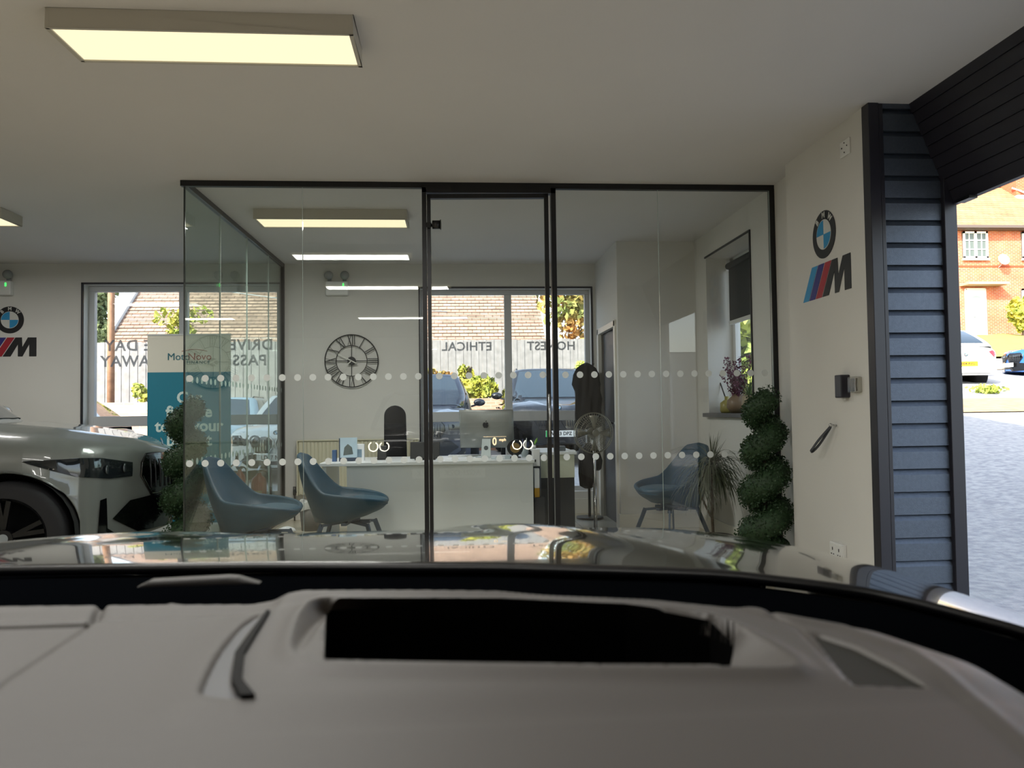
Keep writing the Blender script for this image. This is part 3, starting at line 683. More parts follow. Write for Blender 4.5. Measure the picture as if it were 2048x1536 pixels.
# return desk / drawers / coffee machine area
t = T('side_cabinet', 'white topped dark side cabinet behind the reception desk', 'cabinet', (1.0, 7.3, 0))
MB().box(.74, 1.09, 6.95, 7.75, .73, .755).build('worktop', WHITEL, t, world=True, bevel=.003)
MB().box(.76, 1.07, 6.97, 6.985, .52, .73).build('drawer', mat('cream_laminate', '#c9cdb9', .4), t, world=True, bevel=.003)
MB().box(.76, 1.07, 6.99, 7.73, .04, .73).build('carcass', DARKF, t, world=True)
tag(MB().box(.93, 1.01, 7.1, 7.2, .755, .80).build('document_tray', mat('tray_grey', '#5c6266', .5), bevel=.004), 'small grey tray with papers on the side cabinet', 'tray')
tag(MB().box(1.02, 1.085, 7.0, 7.12, .755, .765).build('paper_stack', PAPER), 'loose white papers on the front of the side cabinet', 'papers')
t = T('tower_unit', 'tall white narrow unit between the desk end and side cabinet', 'computer tower', (.715, 6.88, 0))
MB().box(.675, .735, 6.80, 6.94, .64, .79).build('case', WHITE, t, world=True, bevel=.003)
MB().box(.682, .70, 6.797, 6.803, .68, .70).build('slot', BLKPL, t, world=True)
MB().box(.68, .735, 6.81, 6.94, 0, .64).build('plinth', DARKF, t, world=True, bevel=.003)
t = T('carton_bottle', 'yellow based white carton beside the desk end', 'carton', (.70, 6.70, 0))
MB().box(.672, .716, 6.68, 6.74, .46, .63).build('upper_body', PAPER, t, world=True, bevel=.003)
MB().box(.672, .716, 6.68, 6.74, .38, .46).build('yellow_base', mat('carton_yellow', '#b98d1c', .5), t, world=True, bevel=.003)
tag(MB().box(.668, .76, 6.66, 6.78, .0, .38).build('low_stool', mat('stool_dark', '#2a2c30', .5), bevel=.004), 'narrow dark block carrying the yellow and white carton', 'block')
t = T('small_plant', 'single bright green leaf standing at the desk end', 'plant', (.70, 6.97, .79))
MB().cyl((0, 0, 0), (0, 0, .03), .02).build('pot', WHITE, t)
MB().grid([[(.004+w*.012*math.sin(math.pi*s_)+.03*s_, 0, .03+.07*s_) for w in (-1, 0, 1)] for s_ in [i/8 for i in range(9)]]).build('leaf', mat('bright_leaf', '#7fae4c', .5), t, solid=.002)
# fan
t = T('pedestal_fan', 'chrome pedestal fan with a round wire cage beside the dark door', 'fan', (1.28, 7.05, 0))
FN = mat('fan_metal', '#9a9788', .3, .8)
for y, r_ in ((-.05, .185), (.05, .185)):
    m = MB(); m.tube([(r_*math.cos(a*math.pi/24), y*.4, r_*math.sin(a*math.pi/24)) for a in range(48)], .004, 6, closed=True)
    for a in range(0, 48):
        aa = a*math.pi/24
        m.tube([(.035*math.cos(aa), y*1.2, .035*math.sin(aa)), (.12*math.cos(aa), y*1.15, .12*math.sin(aa)), (r_*math.cos(aa), y*.4, r_*math.sin(aa))], .0013, 4)
    for rr in (.07, .11, .15): m.tube([(rr*math.cos(a*math.pi/24), y*1.15, rr*math.sin(a*math.pi/24)) for a in range(48)], .0013, 4, closed=True)
    m.build('wire_cage', FN, t, xf=Matrix.Translation((-.02, -.02, .92)) @ Matrix.Rotation(R(12), 4, 'Z'))
MB().cyl((0, -.066, 0), (0, -.055, 0), .032, n=20).build('centre_cap', FN, t, xf=Matrix.Translation((-.02, -.02, .92)) @ Matrix.Rotation(R(12), 4, 'Z'))
for i in range(4):
    a0 = i*math.pi/2; pr = []
    for s_ in range(7):
        rr = .03+.135*s_/6
        pr.append([(rr*math.cos(a0+w*.55*(.5+.5*s_/6)), -.012+.022*w, rr*math.sin(a0+w*.55*(.5+.5*s_/6))) for w in (-.5, 0, .5)])
    MB().grid(pr).build('blade', mat('blade_metal', '#8b887c', .35, .6), t, solid=.002, xf=Matrix.Translation((-.02, -.02, .92)) @ Matrix.Rotation(R(12), 4, 'Z'))
MB().cyl((-.02, .03, .92), (-.02, .14, .92), .05, .04).build('motor', FN, t)
MB().cyl((0, .06, .03), (0, .06, .88), .013).cyl((0, .06, .03), (0, .06, .45), .018).cyl((-.01, .06, .86), (-.01, .08, .92), .02).build('pole', CHROME, t)
MB().lathe([(.0, .035), (.05, .033), (.15, .015), (.165, .006), (.165, 0), (0, 0)], (0, .06, 0)).build('base', CHROME, t)
# fan cable
pts = catmull([(1.27, 7.2, .012), (1.1, 7.0, .012), (.95, 6.85, .012), (.85, 6.8, .012), (.8, 6.75, .012)], 6, False)
tag(MB().tube(pts, .005, 6).build('power_cable', BLKPL), 'thin dark cable trailing from the fan across the floor', 'cable')
# coats
t = T('coat_stand', 'coat stand hidden beneath the black coats beside the window', 'coat stand', (1.38, 8.0, 0))
MB().cyl((0, 0, 0), (0, 0, 1.62), .015).cyl((0, 0, 0), (0, 0, .02), .14, n=24).build('pole', BLKPL, t)
for a in (0, 120, 240): MB().tube([(0, 0, 1.55), (.05*math.cos(R(a)), .05*math.sin(R(a)), 1.57), (.07*math.cos(R(a)), .07*math.sin(R(a)), 1.62)], .006, 6).build('hook', BLKPL, t)
def lump(c, prof, sx_, sy_, seed, name, label, cat, m):
    r_ = random.Random(seed); ph = [r_.random()*6.28 for _ in range(8)]; rows = []
    for z, rad in prof:
        row = []
        for i in range(40):
            a = 2*math.pi*i/40
            k = 1+.13*math.sin(3*a+ph[0]+z*6)+.08*math.sin(7*a+ph[1]+z*3)+.07*math.sin(11*a+ph[2]-z*9)+.05*math.sin(z*23+ph[3]+a)
            row.append((c[0]+rad*k*math.cos(a)*sx_, c[1]+rad*k*math.sin(a)*sy_, c[2]+z))
        rows.append(row)
    mb = MB().grid(rows, closed_v=True); mb.add(rows[0], [tuple(range(40))]); mb.add(rows[-1], [tuple(range(40))])
    return tag(mb.build(name, m), label, cat)
lump((1.37, 8.0, 0), [(.93, .07), (.96, .12), (1.1, .135), (1.25, .135), (1.33, .125), (1.40, .14), (1.5, .13), (1.57, .10), (1.61, .05), (1.63, .01)], 1, .9, 3, 'coat', 'bulky black coat hanging on the stand by the window edge', 'coat', BLKFAB)
lump((1.32, 7.72, 0), [(.34, .03), (.37, .08), (.5, .09), (.65, .105), (.74, .09), (.80, .03)], .95, .8, 9, 'bag', 'black shoulder bag hanging below the fan head', 'bag', mat('bag_black', '#15161d', .6))
lump((1.46, 7.95, 0), [(.50, .02), (.52, .04), (.6, .05), (.68, .03), (.72, .01)], .9, .9, 5, 'small_bag', 'small black pouch hanging by the dark door frame', 'bag', MATS['bag_black'])
# waste bin
t = T('waste_bin', 'grey waste bin with a white liner under the radiator', 'waste bin', (-1.42, 7.65, 0))
MB().lathe([(0, 0), (.09, 0), (.115, .27), (.11, .27), (.087, .01), (0, .01)]).build('bin_body', mat('bin_grey', '#6d6b68', .6), t)
rows = []
for z, rr in ((.20, .119), (.22, .124), (.262, .121), (.282, .117), (.27, .10), (.2, .09)):
    rows.append([(rr*(1+.05*math.sin(5*a+z*30))*math.cos(a), rr*(1+.05*math.sin(5*a+z*30))*math.sin(a), z+.015*math.sin(3*a)) for a in [2*math.pi*i/32 for i in range(32)]])
MB().grid(rows, closed_v=True).build('liner', mat('liner_white', '#d8d8d4', .4, alpha=.85), t)
o = lump((-1.62, 7.5, 0), [(0, .03), (.02, .06), (.045, .05), (.06, .02)], 1.3, 1, 12, 'crumpled_paper', 'crumpled white tissue on the floor left of the waste bin', 'crumpled paper', PAPER)

# ================================================================== fire extinguishers
def extinguisher(x, y, rr, h, label, col):
    t = T('fire_extinguisher', label, 'fire extinguisher', (x, y, 0), 0, 'red fire extinguishers by the left window')
    MB().lathe([(0, .08), (rr, .08), (rr, .08+h*.78), (rr*.85, .08+h*.88), (rr*.35, .08+h*.95), (rr*.3, .08+h), (0, .08+h)]).build('cylinder', col, t)
    MB().box(-.012, .012, -.06, .05, .08+h, .08+h+.03).bar((0, -.05, h+.10), (0, .06, h+.15), .02, .008).build('valve_handle', CHROME, t)
    MB().tube(catmull([(0, 0, h+.10), (rr*1.1, -.01, h+.08), (rr*1.5, -.02, h*.8), (rr*1.25, -.02, h*.45), (rr*1.1, -.02, h*.35)], 5, False), .009, 6).build('hose', BLKPL, t)
    MB().box(-rr*.6, rr*.6, -rr*1.02-.002, -rr*.78, .08+h*.3, .08+h*.62).build('label_panel', mat('ext_label', '#b7aa8e', .6), t)
extinguisher(-2.19, 7.98, .058, .50, 'slim red fire extinguisher on the left of the pair beside the window', RED)
extinguisher(-2.0, 7.98, .075, .46, 'wide red fire extinguisher on the right of the pair beside the window', RED)
t = T('extinguisher_stand', 'chrome tube stand holding the two red extinguishers', 'stand', (-2.08, 8.0, 0))
MB().tube(catmull([(-2.32, 8.07, .05), (-2.32, 8.07, .5), (-2.28, 8.07, .62), (-2.1, 8.07, .66), (-1.93, 8.07, .62), (-1.90, 8.07, .5), (-1.90, 8.07, .05)], 5, False), .010, 8).build('frame', CHROME, t, world=True)
MB().box(-2.32, -1.90, 7.88, 8.08, .02, .08).build('base_shelf', RED, t, world=True, bevel=.005)

# ================================================================== banner stand
t = T('banner_stand', 'tall roll-up banner with a white top and teal lower panel', 'banner', (-2.59, 7.7, 0))
YBN = 7.69
MB().box(-2.985, -2.195, YBN, YBN+.004, 1.552, 1.915).build('white_panel', mat('banner_white', '#d8d3c6', .6), t, world=True)
MB().box(-2.985, -2.195, YBN, YBN+.004, .09, 1.552).build('teal_panel', mat('banner_teal', '#12758c', .6), t, world=True)
MB().box(-2.99, -2.19, YBN-.006, YBN+.012, 1.91, 1.925).build('top_rail', GREYF, t, world=True)
MB().box(-3.0, -2.18, YBN-.09, YBN+.09, .0, .09).build('cassette', GREYF, t, world=True, bevel=.01)
MB().cyl((-2.59, YBN+.03, .05), (-2.59, YBN+.03, 1.91), .01).build('pole', GREYF, t, world=True)
BT, BR_ = mat('logo_teal', '#11606f', .6), mat('logo_red', '#a34a3a', .6)
text_mb('Moto', .098, FACE_CAM((-2.69, YBN-.0025, 1.70)), .0, .001, ax='CENTER').build('brand_lettering', BT, t, world=True)
text_mb('Novo', .098, FACE_CAM((-2.49, YBN-.0025, 1.70)), .0, .001, ax='CENTER').build('brand_lettering', BR_, t, world=True)
text_mb('FINANCE', .045, FACE_CAM((-2.505, YBN-.0025, 1.645)), .0, .001, sp=1.25).build('brand_lettering', BT, t, world=True)
MB().tube([(-2.66+.24*s_, YBN-.002, 1.755+.018*math.sin(math.pi*s_)) for s_ in [i/12 for i in range(13)]], .0025, 5).build('swoosh', BR_, t, world=True)
mb = MB()
for i, s in enumerate(('Car', 'finance', 'to fit your', 'budget')): text_mb(s, .155, FACE_CAM((-2.59, YBN-.002, 1.30-.138*i)), .0045, .001, 0, mb)
mb.build('slogan_lettering', mat('banner_letter', '#cfe0dc', .6), t, world=True)

# ================================================================== plants
def topiary(x, y, label, sd):
    t = T('spiral_topiary', label, 'potted topiary', (x, y, 0), 0, 'spiral topiary trees flanking the glass office')
    r_ = np.random.default_rng(sd); pts = []; core = []; turns = 3.4
    for i in range(120):
        s_ = i/119; a = 2*math.pi*turns*s_+sd*.9; rad = .092-.036*s_; tr = .1
        core.append((rad*math.cos(a), rad*math.sin(a), .27+.94*s_))
    rr = [.09-.02*i/119 for i in range(120)]; rr[-1] = .03
    mb = MB().tube(core, rr, 10)
    n = 15000; s_ = r_.random(n); idx = (s_*119).astype(int); C = np.array(core)[idx]
    d_ = r_.normal(size=(n, 3)); d_ /= np.linalg.norm(d_, axis=1)[:, None]
    tr = (.106-.024*s_)[:, None]
    P = C+d_*tr*(.85+.3*r_.random((n, 1)))
    k = 1500; q = r_.normal(size=(k, 3)); q /= np.linalg.norm(q, axis=1)[:, None]; P = np.vstack([P, np.array([0, 0, .20])+q*np.array([.15, .15, .07])])
    mb.sphere((0, 0, .2), .14, (1, 1, .5))
    leaves(mb, P, .0115, .7); mb.build('foliage', LEAFD, t, fixn=False)
    MB().cyl((0, 0, .1), (0, 0, 1.2), .012).build('trunk', mat('bark', '#3c2f24', .8), t)
    MB().lathe([(0, 0), (.10, 0), (.125, .17), (.135, .17), (.135, .185), (.115, .185), (.11, .15), (0, .15)]).build('pot', mat('pot_dark', '#26262a', .5), t)
topiary(2.10, 5.14, 'spiral topiary in front of the right end of the glass office', 3)
topiary(-2.03, 5.95, 'spiral topiary outside the left corner of the glass office', 5)
t = T('dracaena', 'potted dracaena with long drooping leaves beside the right chair', 'potted plant', (2.01, 5.96, 0))
m = MB(); r_ = random.Random(4)
def strap_leaf(m, o, az, el, L, w, droop):
    P = []; p = Vector(o); d_ = Vector((math.cos(az)*math.cos(el), math.sin(az)*math.cos(el), math.sin(el))); side = Vector((-math.sin(az), math.cos(az), 0))
    k = 10
    for i in range(k+1):
        s_ = i/k; ww = w*(1-s_**2.2)*(.5+min(s_*4, 1)*.5)+.0004
        P.append([p-side*ww, p+Vector((0, 0, -ww*.3)), p+side*ww]); p = p+d_*(L/k); d_ = (d_+Vector((0, 0, -droop/k))).normalized()
    m.grid(P)
for i in range(230):
    z = .60+.10*r_.random(); strap_leaf(m, (0, 0, z), r_.random()*6.283, R(r_.uniform(-15, 62)), r_.uniform(.30, .48), .0056, r_.uniform(1.5, 4.2))
for i in range(16): strap_leaf(m, (0, 0, .68), r_.random()*6.283, R(r_.uniform(62, 85)), r_.uniform(.2, .3), .0048, r_.uniform(.1, .9))
for i in range(60): strap_leaf(m, (-.12, -.02, .52), r_.random()*6.283, R(r_.uniform(-10, 60)), r_.uniform(.22, .36), .004, r_.uniform(1.5, 4))
m.build('foliage', LEAFO, t, fixn=False)
MB().tube([(0, 0, .08), (-.01, 0, .3), (0, 0, .5), (0, 0, .66)], .012).tube([(0, 0, .25), (-.06, -.01, .36), (-.12, -.02, .5)], .008).build('stem', mat('stem_brown', '#5a4a38', .8), t)
MB().lathe([(0, 0), (.11, 0), (.15, .115), (.16, .12), (.16, .135), (.145, .135), (.14, .11), (0, .11)]).build('pot', mat('pot_brown', '#3d3733', .5), t)
# vases on the sill
def vase(name, label, y, prof, m, cat='vase', x=2.45):
    t = T(name, label, cat, (x, y, 1.09)); MB().lathe(prof).build('vase', m, t); return t
t = vase('reed_diffuser', 'small yellow bottle with one dark stick on the sill, left of three', 6.82, [(0, 0), (.05, 0), (.062, .02), (.06, .09), (.03, .115), (.02, .12), (.02, .15), (.015, .15), (.015, .1), (0, .1)], mat('vase_yellow', '#a59a5a', .3))
MB().cyl((0, 0, .1), (-.02, .13, .30), .006).build('reed', mat('reed_dark', '#2c2523', .7), t)
t = vase('dried_flowers', 'round taupe vase of purple dried flowers on the sill', 6.55, [(0, 0), (.06, 0), (.095, .05), (.09, .11), (.05, .15), (.045, .165), (.038, .165), (.04, .14), (0, .12)], mat('vase_taupe', '#8a7560', .4), 'vase of flowers')
m = MB(); r_ = random.Random(11); tips = []
for i in range(26):
    az = r_.random()*6.283; sp = r_.uniform(.03, .17); h_ = r_.uniform(.26, .50)
    pts = catmull([(0, 0, .12), (sp*.35*math.cos(az), sp*.5*math.sin(az), h_*.55), (sp*.8*math.cos(az), sp*1.2*math.sin(az), h_)], 5, False)
    m.tube(pts, .0015, 4); tips.append(pts)
m.build('stems', MATS['reed_dark'], t)
P = []
for pts in tips:
    for p in pts[4:]:
        for _ in range(9): P.append([p[0]+r_.gauss(0, .012), p[1]+r_.gauss(0, .015), p[2]+r_.gauss(0, .016)])
leaves(MB(), P, .014, .6).build('flower_heads', mat('flower_purple', '#6f3450', .7, noise=.3, nscale=50), t, fixn=False)
t = vase('grass_vase', 'pale vase with green grass stems on the sill, right of three', 6.28, [(0, 0), (.055, 0), (.065, .06), (.06, .14), (.05, .15), (.048, .14), (0, .13)], mat('vase_pale', '#a3937a', .4), 'vase of grass')
m = MB()
for i in range(60): strap_leaf(m, (0, 0, .13), r_.random()*6.283, R(r_.uniform(35, 85)), r_.uniform(.12, .24), .0022, r_.uniform(.2, 1.4))
m.build('grass', mat('grass_green', '#4f6b3c', .6), t, fixn=False)

# ================================================================== CARS
CGL = bpy.data.materials.new('car_glass'); CGL.use_nodes = True
b_ = CGL.node_tree.nodes['Principled BSDF']; b_.inputs['Base Color'].default_value = (.02, .035, .05, 1); b_.inputs['Roughness'].default_value = .03; b_.inputs['Specular IOR Level'].default_value = 1.0; b_.inputs['Coat Weight'].default_value = 1
TYRE = mat('tyre_rubber', '#17171a', .8); RIM = mat('black_alloy', '#0c0d10', .35, .2); RIMS = mat('silver_alloy', '#9fa2a6', .3, .8)
GBL = mat('gloss_black', '#08080a', .12, coat=.6); LENS = mat('headlamp_lens', '#1b1f22', .08, coat=1); LTW = mat('lamp_white', '#e8eef5', .2, emit=.6)
PLW = mat('plate_white', '#dcdcd6', .5); PLY = mat('plate_yellow', '#e0a411', .5); PLB = mat('plate_black', '#141414', .6)
TAILR = mat('tail_red', '#b0202a', .2, coat=1)
def paint(name, col, rough=.28, metal=0): return mat(name, col, rough, metal, coat=1)
def interp(tab, x):
    return float(np.interp(x, [t[0] for t in tab], [t[1] for t in tab]))
def polyfill(poly, step):
    """subdivided 3d polygon (roughly planar) as verts, faces"""
    bm = bmesh.new(); vs = [bm.verts.new(p) for p in poly]; f = bm.faces.new(vs); bm.normal_update(); n = f.normal.copy()
    a = Vector((0, 0, 1)) if abs(n.z) < .8 else Vector((1, 0, 0)); a = (a-n*a.dot(n)).normalized(); b = n.cross(a)
    for ax in (a, b):
        ds = [Vector(p).dot(ax) for p in poly]; x = min(ds)+step
        while x < max(ds):
            g_ = bm.verts[:]+bm.edges[:]+bm.faces[:]
            bmesh.ops.bisect_plane(bm, geom=g_, plane_co=ax*x, plane_no=ax); x += step
    bmesh.ops.triangulate(bm, faces=[f_ for f_ in bm.faces if len(f_.verts) > 4])
    bm.verts.index_update(); V = [v.co.copy() for v in bm.verts]; F = [tuple(v.index for v in f_.verts) for f_ in bm.faces]; bm.free()
    return V, F, n
def drape(mb, poly, bvh, off, step=.04, mi=0, ray=None):
    V, F, n = polyfill([Vector(p) for p in poly], step); out = []
    for v in V:
        hit = None
        if ray is not None:
            d_ = Vector(ray).normalized(); h_ = bvh.ray_cast(v-d_*.6, d_)
            if h_[0] is not None: hit = (h_[0], h_[1] if h_[1].dot(d_) < 0 else -h_[1])
        if hit is None:
            h_ = bvh.find_nearest(v); hit = (h_[0], h_[1])
        out.append(hit[0]+hit[1]*off)
    mb.add(out, F, mi, True); return mb
def wheel(parent, x, y, r, w, m_rim):
    sg = 1 if y > 0 else -1
    t = MB().lathe([(r*.72, -w/2), (r*.93, -w/2), (r, -w*.36), (r, w*.36), (r*.93, w/2), (r*.72, w/2), (r*.70, w*.3), (r*.70, -w/2)], (x, y, r), 36, axis='y').build('wheel', TYRE, parent)
    m = MB().lathe([(r*.71, w*.44*sg), (r*.66, w*.40*sg), (r*.64, w*.1*sg), (0, w*.05*sg)], (x, y, r), 30, axis='y')
    for i in range(5):
        for dd_ in (-.13, .13):
            a = i*2*math.pi/5+.3
            m.bar((x+.06*math.cos(a), y+sg*w*.36, r+.06*math.sin(a)), (x+r*.68*math.cos(a+dd_), y+sg*w*.42, r+r*.68*math.sin(a+dd_)), .028, .03, upv=(0, 1, 0))
    m.cyl((x, y+sg*w*.2, r), (x, y+sg*w*.42, r), .055); m.build('rim', m_rim, t)
    MB().cyl((x, y+sg*w*.42, r), (x, y+sg*w*.435, r), .03).build('hub_cap', mat('hub_cap', '#9aa3aa', .3, .5), t)
def car(name, label, loc, head, pm, kind='suv', plate=None, ptext='', rear=False, rimm=RIM, cat='car', group=None, detail=True, bvh_only=False):
    L, Wd, Hh = dict(suv=(4.92, 2.0, 1.74), estate=(4.7, 1.85, 1.47), hatch=(4.32, 1.78, 1.43))[kind]
    sx, sy, sz = L/4.9, Wd/2, {'suv': 1.0, 'estate': .88, 'hatch': .86}[kind]; r = {'suv': .36, 'estate': .335, 'hatch': .32}[kind]
    t = T(name, label, cat, loc, head, group)
    TOP = [(-2.45, .74), (-2.42, .96), (-2.36, 1.06), (-2.2, 1.10), (-1.6, 1.11), (1.0, 1.10), (1.35, 1.085), (1.75, 1.045), (2.0, .995), (2.2, .955), (2.32, .915), (2.41, .87), (2.45, .82)]
    HW = [(-2.45, .72), (-2.40, .84), (-2.25, .93), (-1.9, .985), (-1.4, 1.0), (-.4, .975), (.6, .975), (1.3, 1.0), (1.7, .985), (1.85, .95), (2.0, .87), (2.1, .76), (2.2, .58), (2.3, .42), (2.4, .24), (2.45, .12)]
    if kind != 'suv': TOP = [(x, z*.99) for x, z in TOP]
    xf_, xr_ = {'suv': 1.60}.get(kind, 1.5), -1.42; ar = r/sz+.055
    def low(x):
        base = interp([(-2.45, .34), (-2.3, .27), (2.2, .24), (2.45, .30)], x); v = base
        for xc in (xf_, xr_):
            dx = (x-xc)*sx/sz
            if abs(dx) < ar: v = max(v, r/sz+math.sqrt(ar*ar-dx*dx)-.0)
        return v
    xs = set(np.linspace(-2.45, 2.45, 60).tolist()+[q[0] for q in TOP]+[q[0] for q in HW])
    for xc in (xf_, xr_):
        for a in np.linspace(0, math.pi, 25): xs.add(xc+ar*math.cos(a)*sz/sx)
        for s_ in (-1, 1): xs.add(xc+s_*(ar*sz/sx+.002))
    xs = sorted(xs); rows = []
    xs = [x for i, x in enumerate(xs) if i == 0 or x-xs[i-1] > .0008]
    for x in xs:
        T_, h, lo = interp(TOP, x), interp(HW, x), low(x)
        crease = .012 if .5 < x < 2.3 else 0
        half = [(0, T_+.012), (.30*h, T_+.010), (.50*h, T_+.002+crease), (.56*h, T_-.004), (.76*h, T_-.022), (.88*h, T_-.055), (.955*h, T_-.115), (.985*h, T_-.19), (.985*h, T_-.28), (.998*h, T_-.38)]
        zm = T_-.38
        for k in range(1, 6): half.append((h*(1.0-.0*k), zm+(lo+.02-zm)*k/5))
        half = [(a_, max(b_2, lo+.002*(15-i_))) for i_, (a_, b_2) in enumerate(half)]
        half.append((.97*h, lo)); half.append((.72*h, lo+.02)); half.append((.0, min(lo, .30)+.02 if lo > .4 else lo+.02))
        row = [(x*sx, y*sy, z*sz) for y, z in half]+[(x*sx, -y*sy, z*sz) for y, z in half[::-1][1:-1]]
        rows.append(row)
    mb = MB().grid(rows, closed_v=True); n = len(rows[0])
    mb.add(rows[0], [tuple(range(n))]); mb.add(rows[-1], [tuple(range(n))[::-1]])
    body = mb.build('body', pm, t)
    bm = bmesh.new(); bm.from_mesh(body.data); bv = BVHTree.FromBMesh(bm); bm.free()
    # greenhouse
    x1, x2, x3, x4 = {'suv': (1.22, .30, -1.75, -2.28), 'estate': (.85, .05, -1.7, -2.3), 'hatch': (.90, .12, -1.35, -2.25)}[kind]
    zr = Hh/sz
    def prof(x):
        if x > x2: s_ = (x1-x)/(x1-x2); return 1.09+(zr-.02-1.09)*(s_**.92)
        if x > x3: return zr-.02+.02*math.sin(math.pi*(x2-x)/(x2-x3))
        s_ = (x-x4)/(x3-x4); return 1.09+(zr-.02-1.09)*(max(0, s_)**.75)
    rows = []; gx = sorted(set(np.linspace(x4, x1, 46).tolist()+[x2, x3]))
    for x in gx:
        z = prof(x); h = z-1.06; wb = .93 if x > -1.6 else .93-.12*((-1.6-x)/.7)**2
        if x > .4: wb -= .10*((x-.4)/.46)**2
        wt = wb-.31*h-.02
        half = [(wb, 1.02), (wb-.02, 1.07), (wb-.155*h, 1.06+h*.5), (wt, 1.06+h*.86), (wt-.07, 1.06+h*.965), (wt-.22, z-.004), (.3, z+.004), (0, z+.006)]
        rows.append([(x*sx, y*sy, zz*sz) for y, zz in half]+[(x*sx, -y*sy, zz*sz) for y, zz in half[::-1][1:]])
    mb = MB().grid(rows); cabin = mb.build('cabin', pm, t)
    bm = bmesh.new(); bm.from_mesh(cabin.data); cv = BVHTree.FromBMesh(bm); bm.free()
    def P(x, y, z): return (x*sx, y*sy, z*sz)
    zt = zr-.075
    m = MB(); drape(m, [P(x1-.05, -.74, 1.14), P(x1-.03, .0, 1.13), P(x1-.05, .74, 1.14), P(x2+.09, .575, zt+.01), P(x2+.06, 0, zt+.03), P(x2+.09, -.575, zt+.01)], cv, .006, .09, ray=(-.6, 0, -1)); m.build('windscreen', CGL, t)
    m = MB(); drape(m, [P(x4+.07, -.66, 1.2), P(x4+.07, .66, 1.2), P(x3-.06, .54, zt), P(x3-.06, -.54, zt)], cv, .006, .09, ray=(1, 0, -.45)); m.build('rear_window', CGL, t)
    for s_ in (-1, 1):
        for a, b, c, d_ in ((x1-.30, -.38, x2-.02, -.38), (-.45, -1.3, -.45, -1.25), (-1.37, x4+.30, -1.32, x3+.08)):
            m = MB(); drape(m, [P(a, s_*.9, 1.14), P(b, s_*.9, 1.14), P(d_, s_*.62, zt-.01), P(c, s_*.62, zt-.01)], cv, .005, .12, ray=(0, -s_, 0)); m.build('side_window', CGL, t)
        m = MB().sphere((( x1-.33)*sx, s_*1.045*sy, 1.17*sz), .11, (.55, 1.0, .62), 14, 8).bar(((x1-.36)*sx, s_*.90*sy, 1.10*sz), ((x1-.33)*sx, s_*1.0*sy, 1.13*sz), .06, .03)
        m.build('door_mirror', pm, t)
        if detail:
            m = MB()
            for x in (.50, -.42, -1.28): drape(m, [P(x, s_, 1.0), P(x+.012, s_, 1.0), P(x+.012, s_, .36), P(x, s_, .36)], bv, .002, .2, ray=(0, -s_, 0))
            m.build('door_gap', GBL, t)
            for x in (.28, -.70): MB().box((x-.26)*sx, x*sx, s_*.99*sy-.02, s_*.99*sy+.02, .93*sz, .96*sz).build('door_handle', pm, t, bevel=.006)
            MB().tube([P(x3+.1, s_*.60, zr-.05), P(x3+.2, s_*.61, zr+.0), P(x2-.25, s_*.61, zr+.0), P(x2-.1, s_*.60, zr-.05)], .014, 6).build('roof_rail', GBL, t)
    # wheel well, tyres
    for xc in (xf_, xr_):
        for s_ in (-1, 1):
            MB().lathe([(.0, s_*(-.16)), (ar*sz*.985, s_*(-.16)), (ar*sz*.985, s_*.11)], (xc*sx, s_*.84*sy, r), 30, axis='y').build('wheel_arch_liner', mat('liner_black', '#08080a', .9), t)
            wheel(t, xc*sx, s_*(.875 if kind == 'suv' else .87)*sy, r, .25 if kind == 'suv' else .21, rimm)
    # front
    F = 2.47
    def k_hex(c, s_=1): return [P(F, c+s_*q[0], q[1]) for q in ((-.19, .79), (-.14, .85), (.14, .85), (.19, .79), (.20, .70), (.12, .555), (-.12, .555), (-.20, .70))]
    for c in (-.225, .225):
        m = MB(); drape(m, k_hex(c), bv, .012, .06, ray=(-1, 0, 0)); kg = m.build('kidney_grille', GBL, t)
        if detail:
            m = MB()
            for i in range(7):
                y = c-.13+.26*i/6
                pts = []
                for z in (.60, .67, .74, .81):
                    h_ = bv.ray_cast(Vector(P(3, y, z)), Vector((-1, 0, 0)))
                    if h_[0] is not None: pts.append(h_[0]+Vector((.016, 0, 0)))
                if len(pts) > 1: m.tube(pts, .006, 5)
            m.build('grille_bars', mat('bar_grey', '#4a4d52', .25, .5), kg)
            pts = []
            for p in k_hex(c, 1.04):
                h_ = bv.ray_cast(Vector((3, p[1], p[2])), Vector((-1, 0, 0)))
                pts.append(h_[0]+Vector((.012, 0, 0)) if h_[0] is not None else Vector(p))
            MB().tube(pts, .011, 6, closed=True).build('grille_surround', GBL if pm.name != 'paint_white' else CHROME, kg)
    for s_ in (-1, 1):
        m = MB(); drape(m, [P(2.25, s_*.49, .80), P(2.1, s_*.72, .845), P(1.93, s_*.93, .865), P(1.70, s_*1.0, .85), P(1.80, s_*.98, .81), P(2.0, s_*.90, .735), P(2.15, s_*.68, .70), P(2.25, s_*.50, .70)], bv, .007, .05)
        hl = m.build('headlight', LENS, t)
        if detail:
            for q in (.56, .70):
                h_ = bv.ray_cast(Vector(P(3, s_*q, .765)), Vector((-1, 0, 0)))
                if h_[0] is not None: MB().cyl(h_[0]+Vector((.004, 0, 0)), h_[0]+Vector((.014, 0, 0)), .032, n=18).build('lamp_unit', mat('lamp_unit', '#6d757a', .1, .7), hl)
        # lower intakes
        m = MB(); drape(m, [P(2.4, s_*.86, .56), P(2.4, s_*.80, .57), P(2.4, s_*.79, .36), P(2.42, s_*.68, .29), P(2.4, s_*.84, .28), P(2.38, s_*.87, .34)], bv, .006, .05, ray=(-1, -s_*.35, 0)); m.build('side_vent', GBL, t)
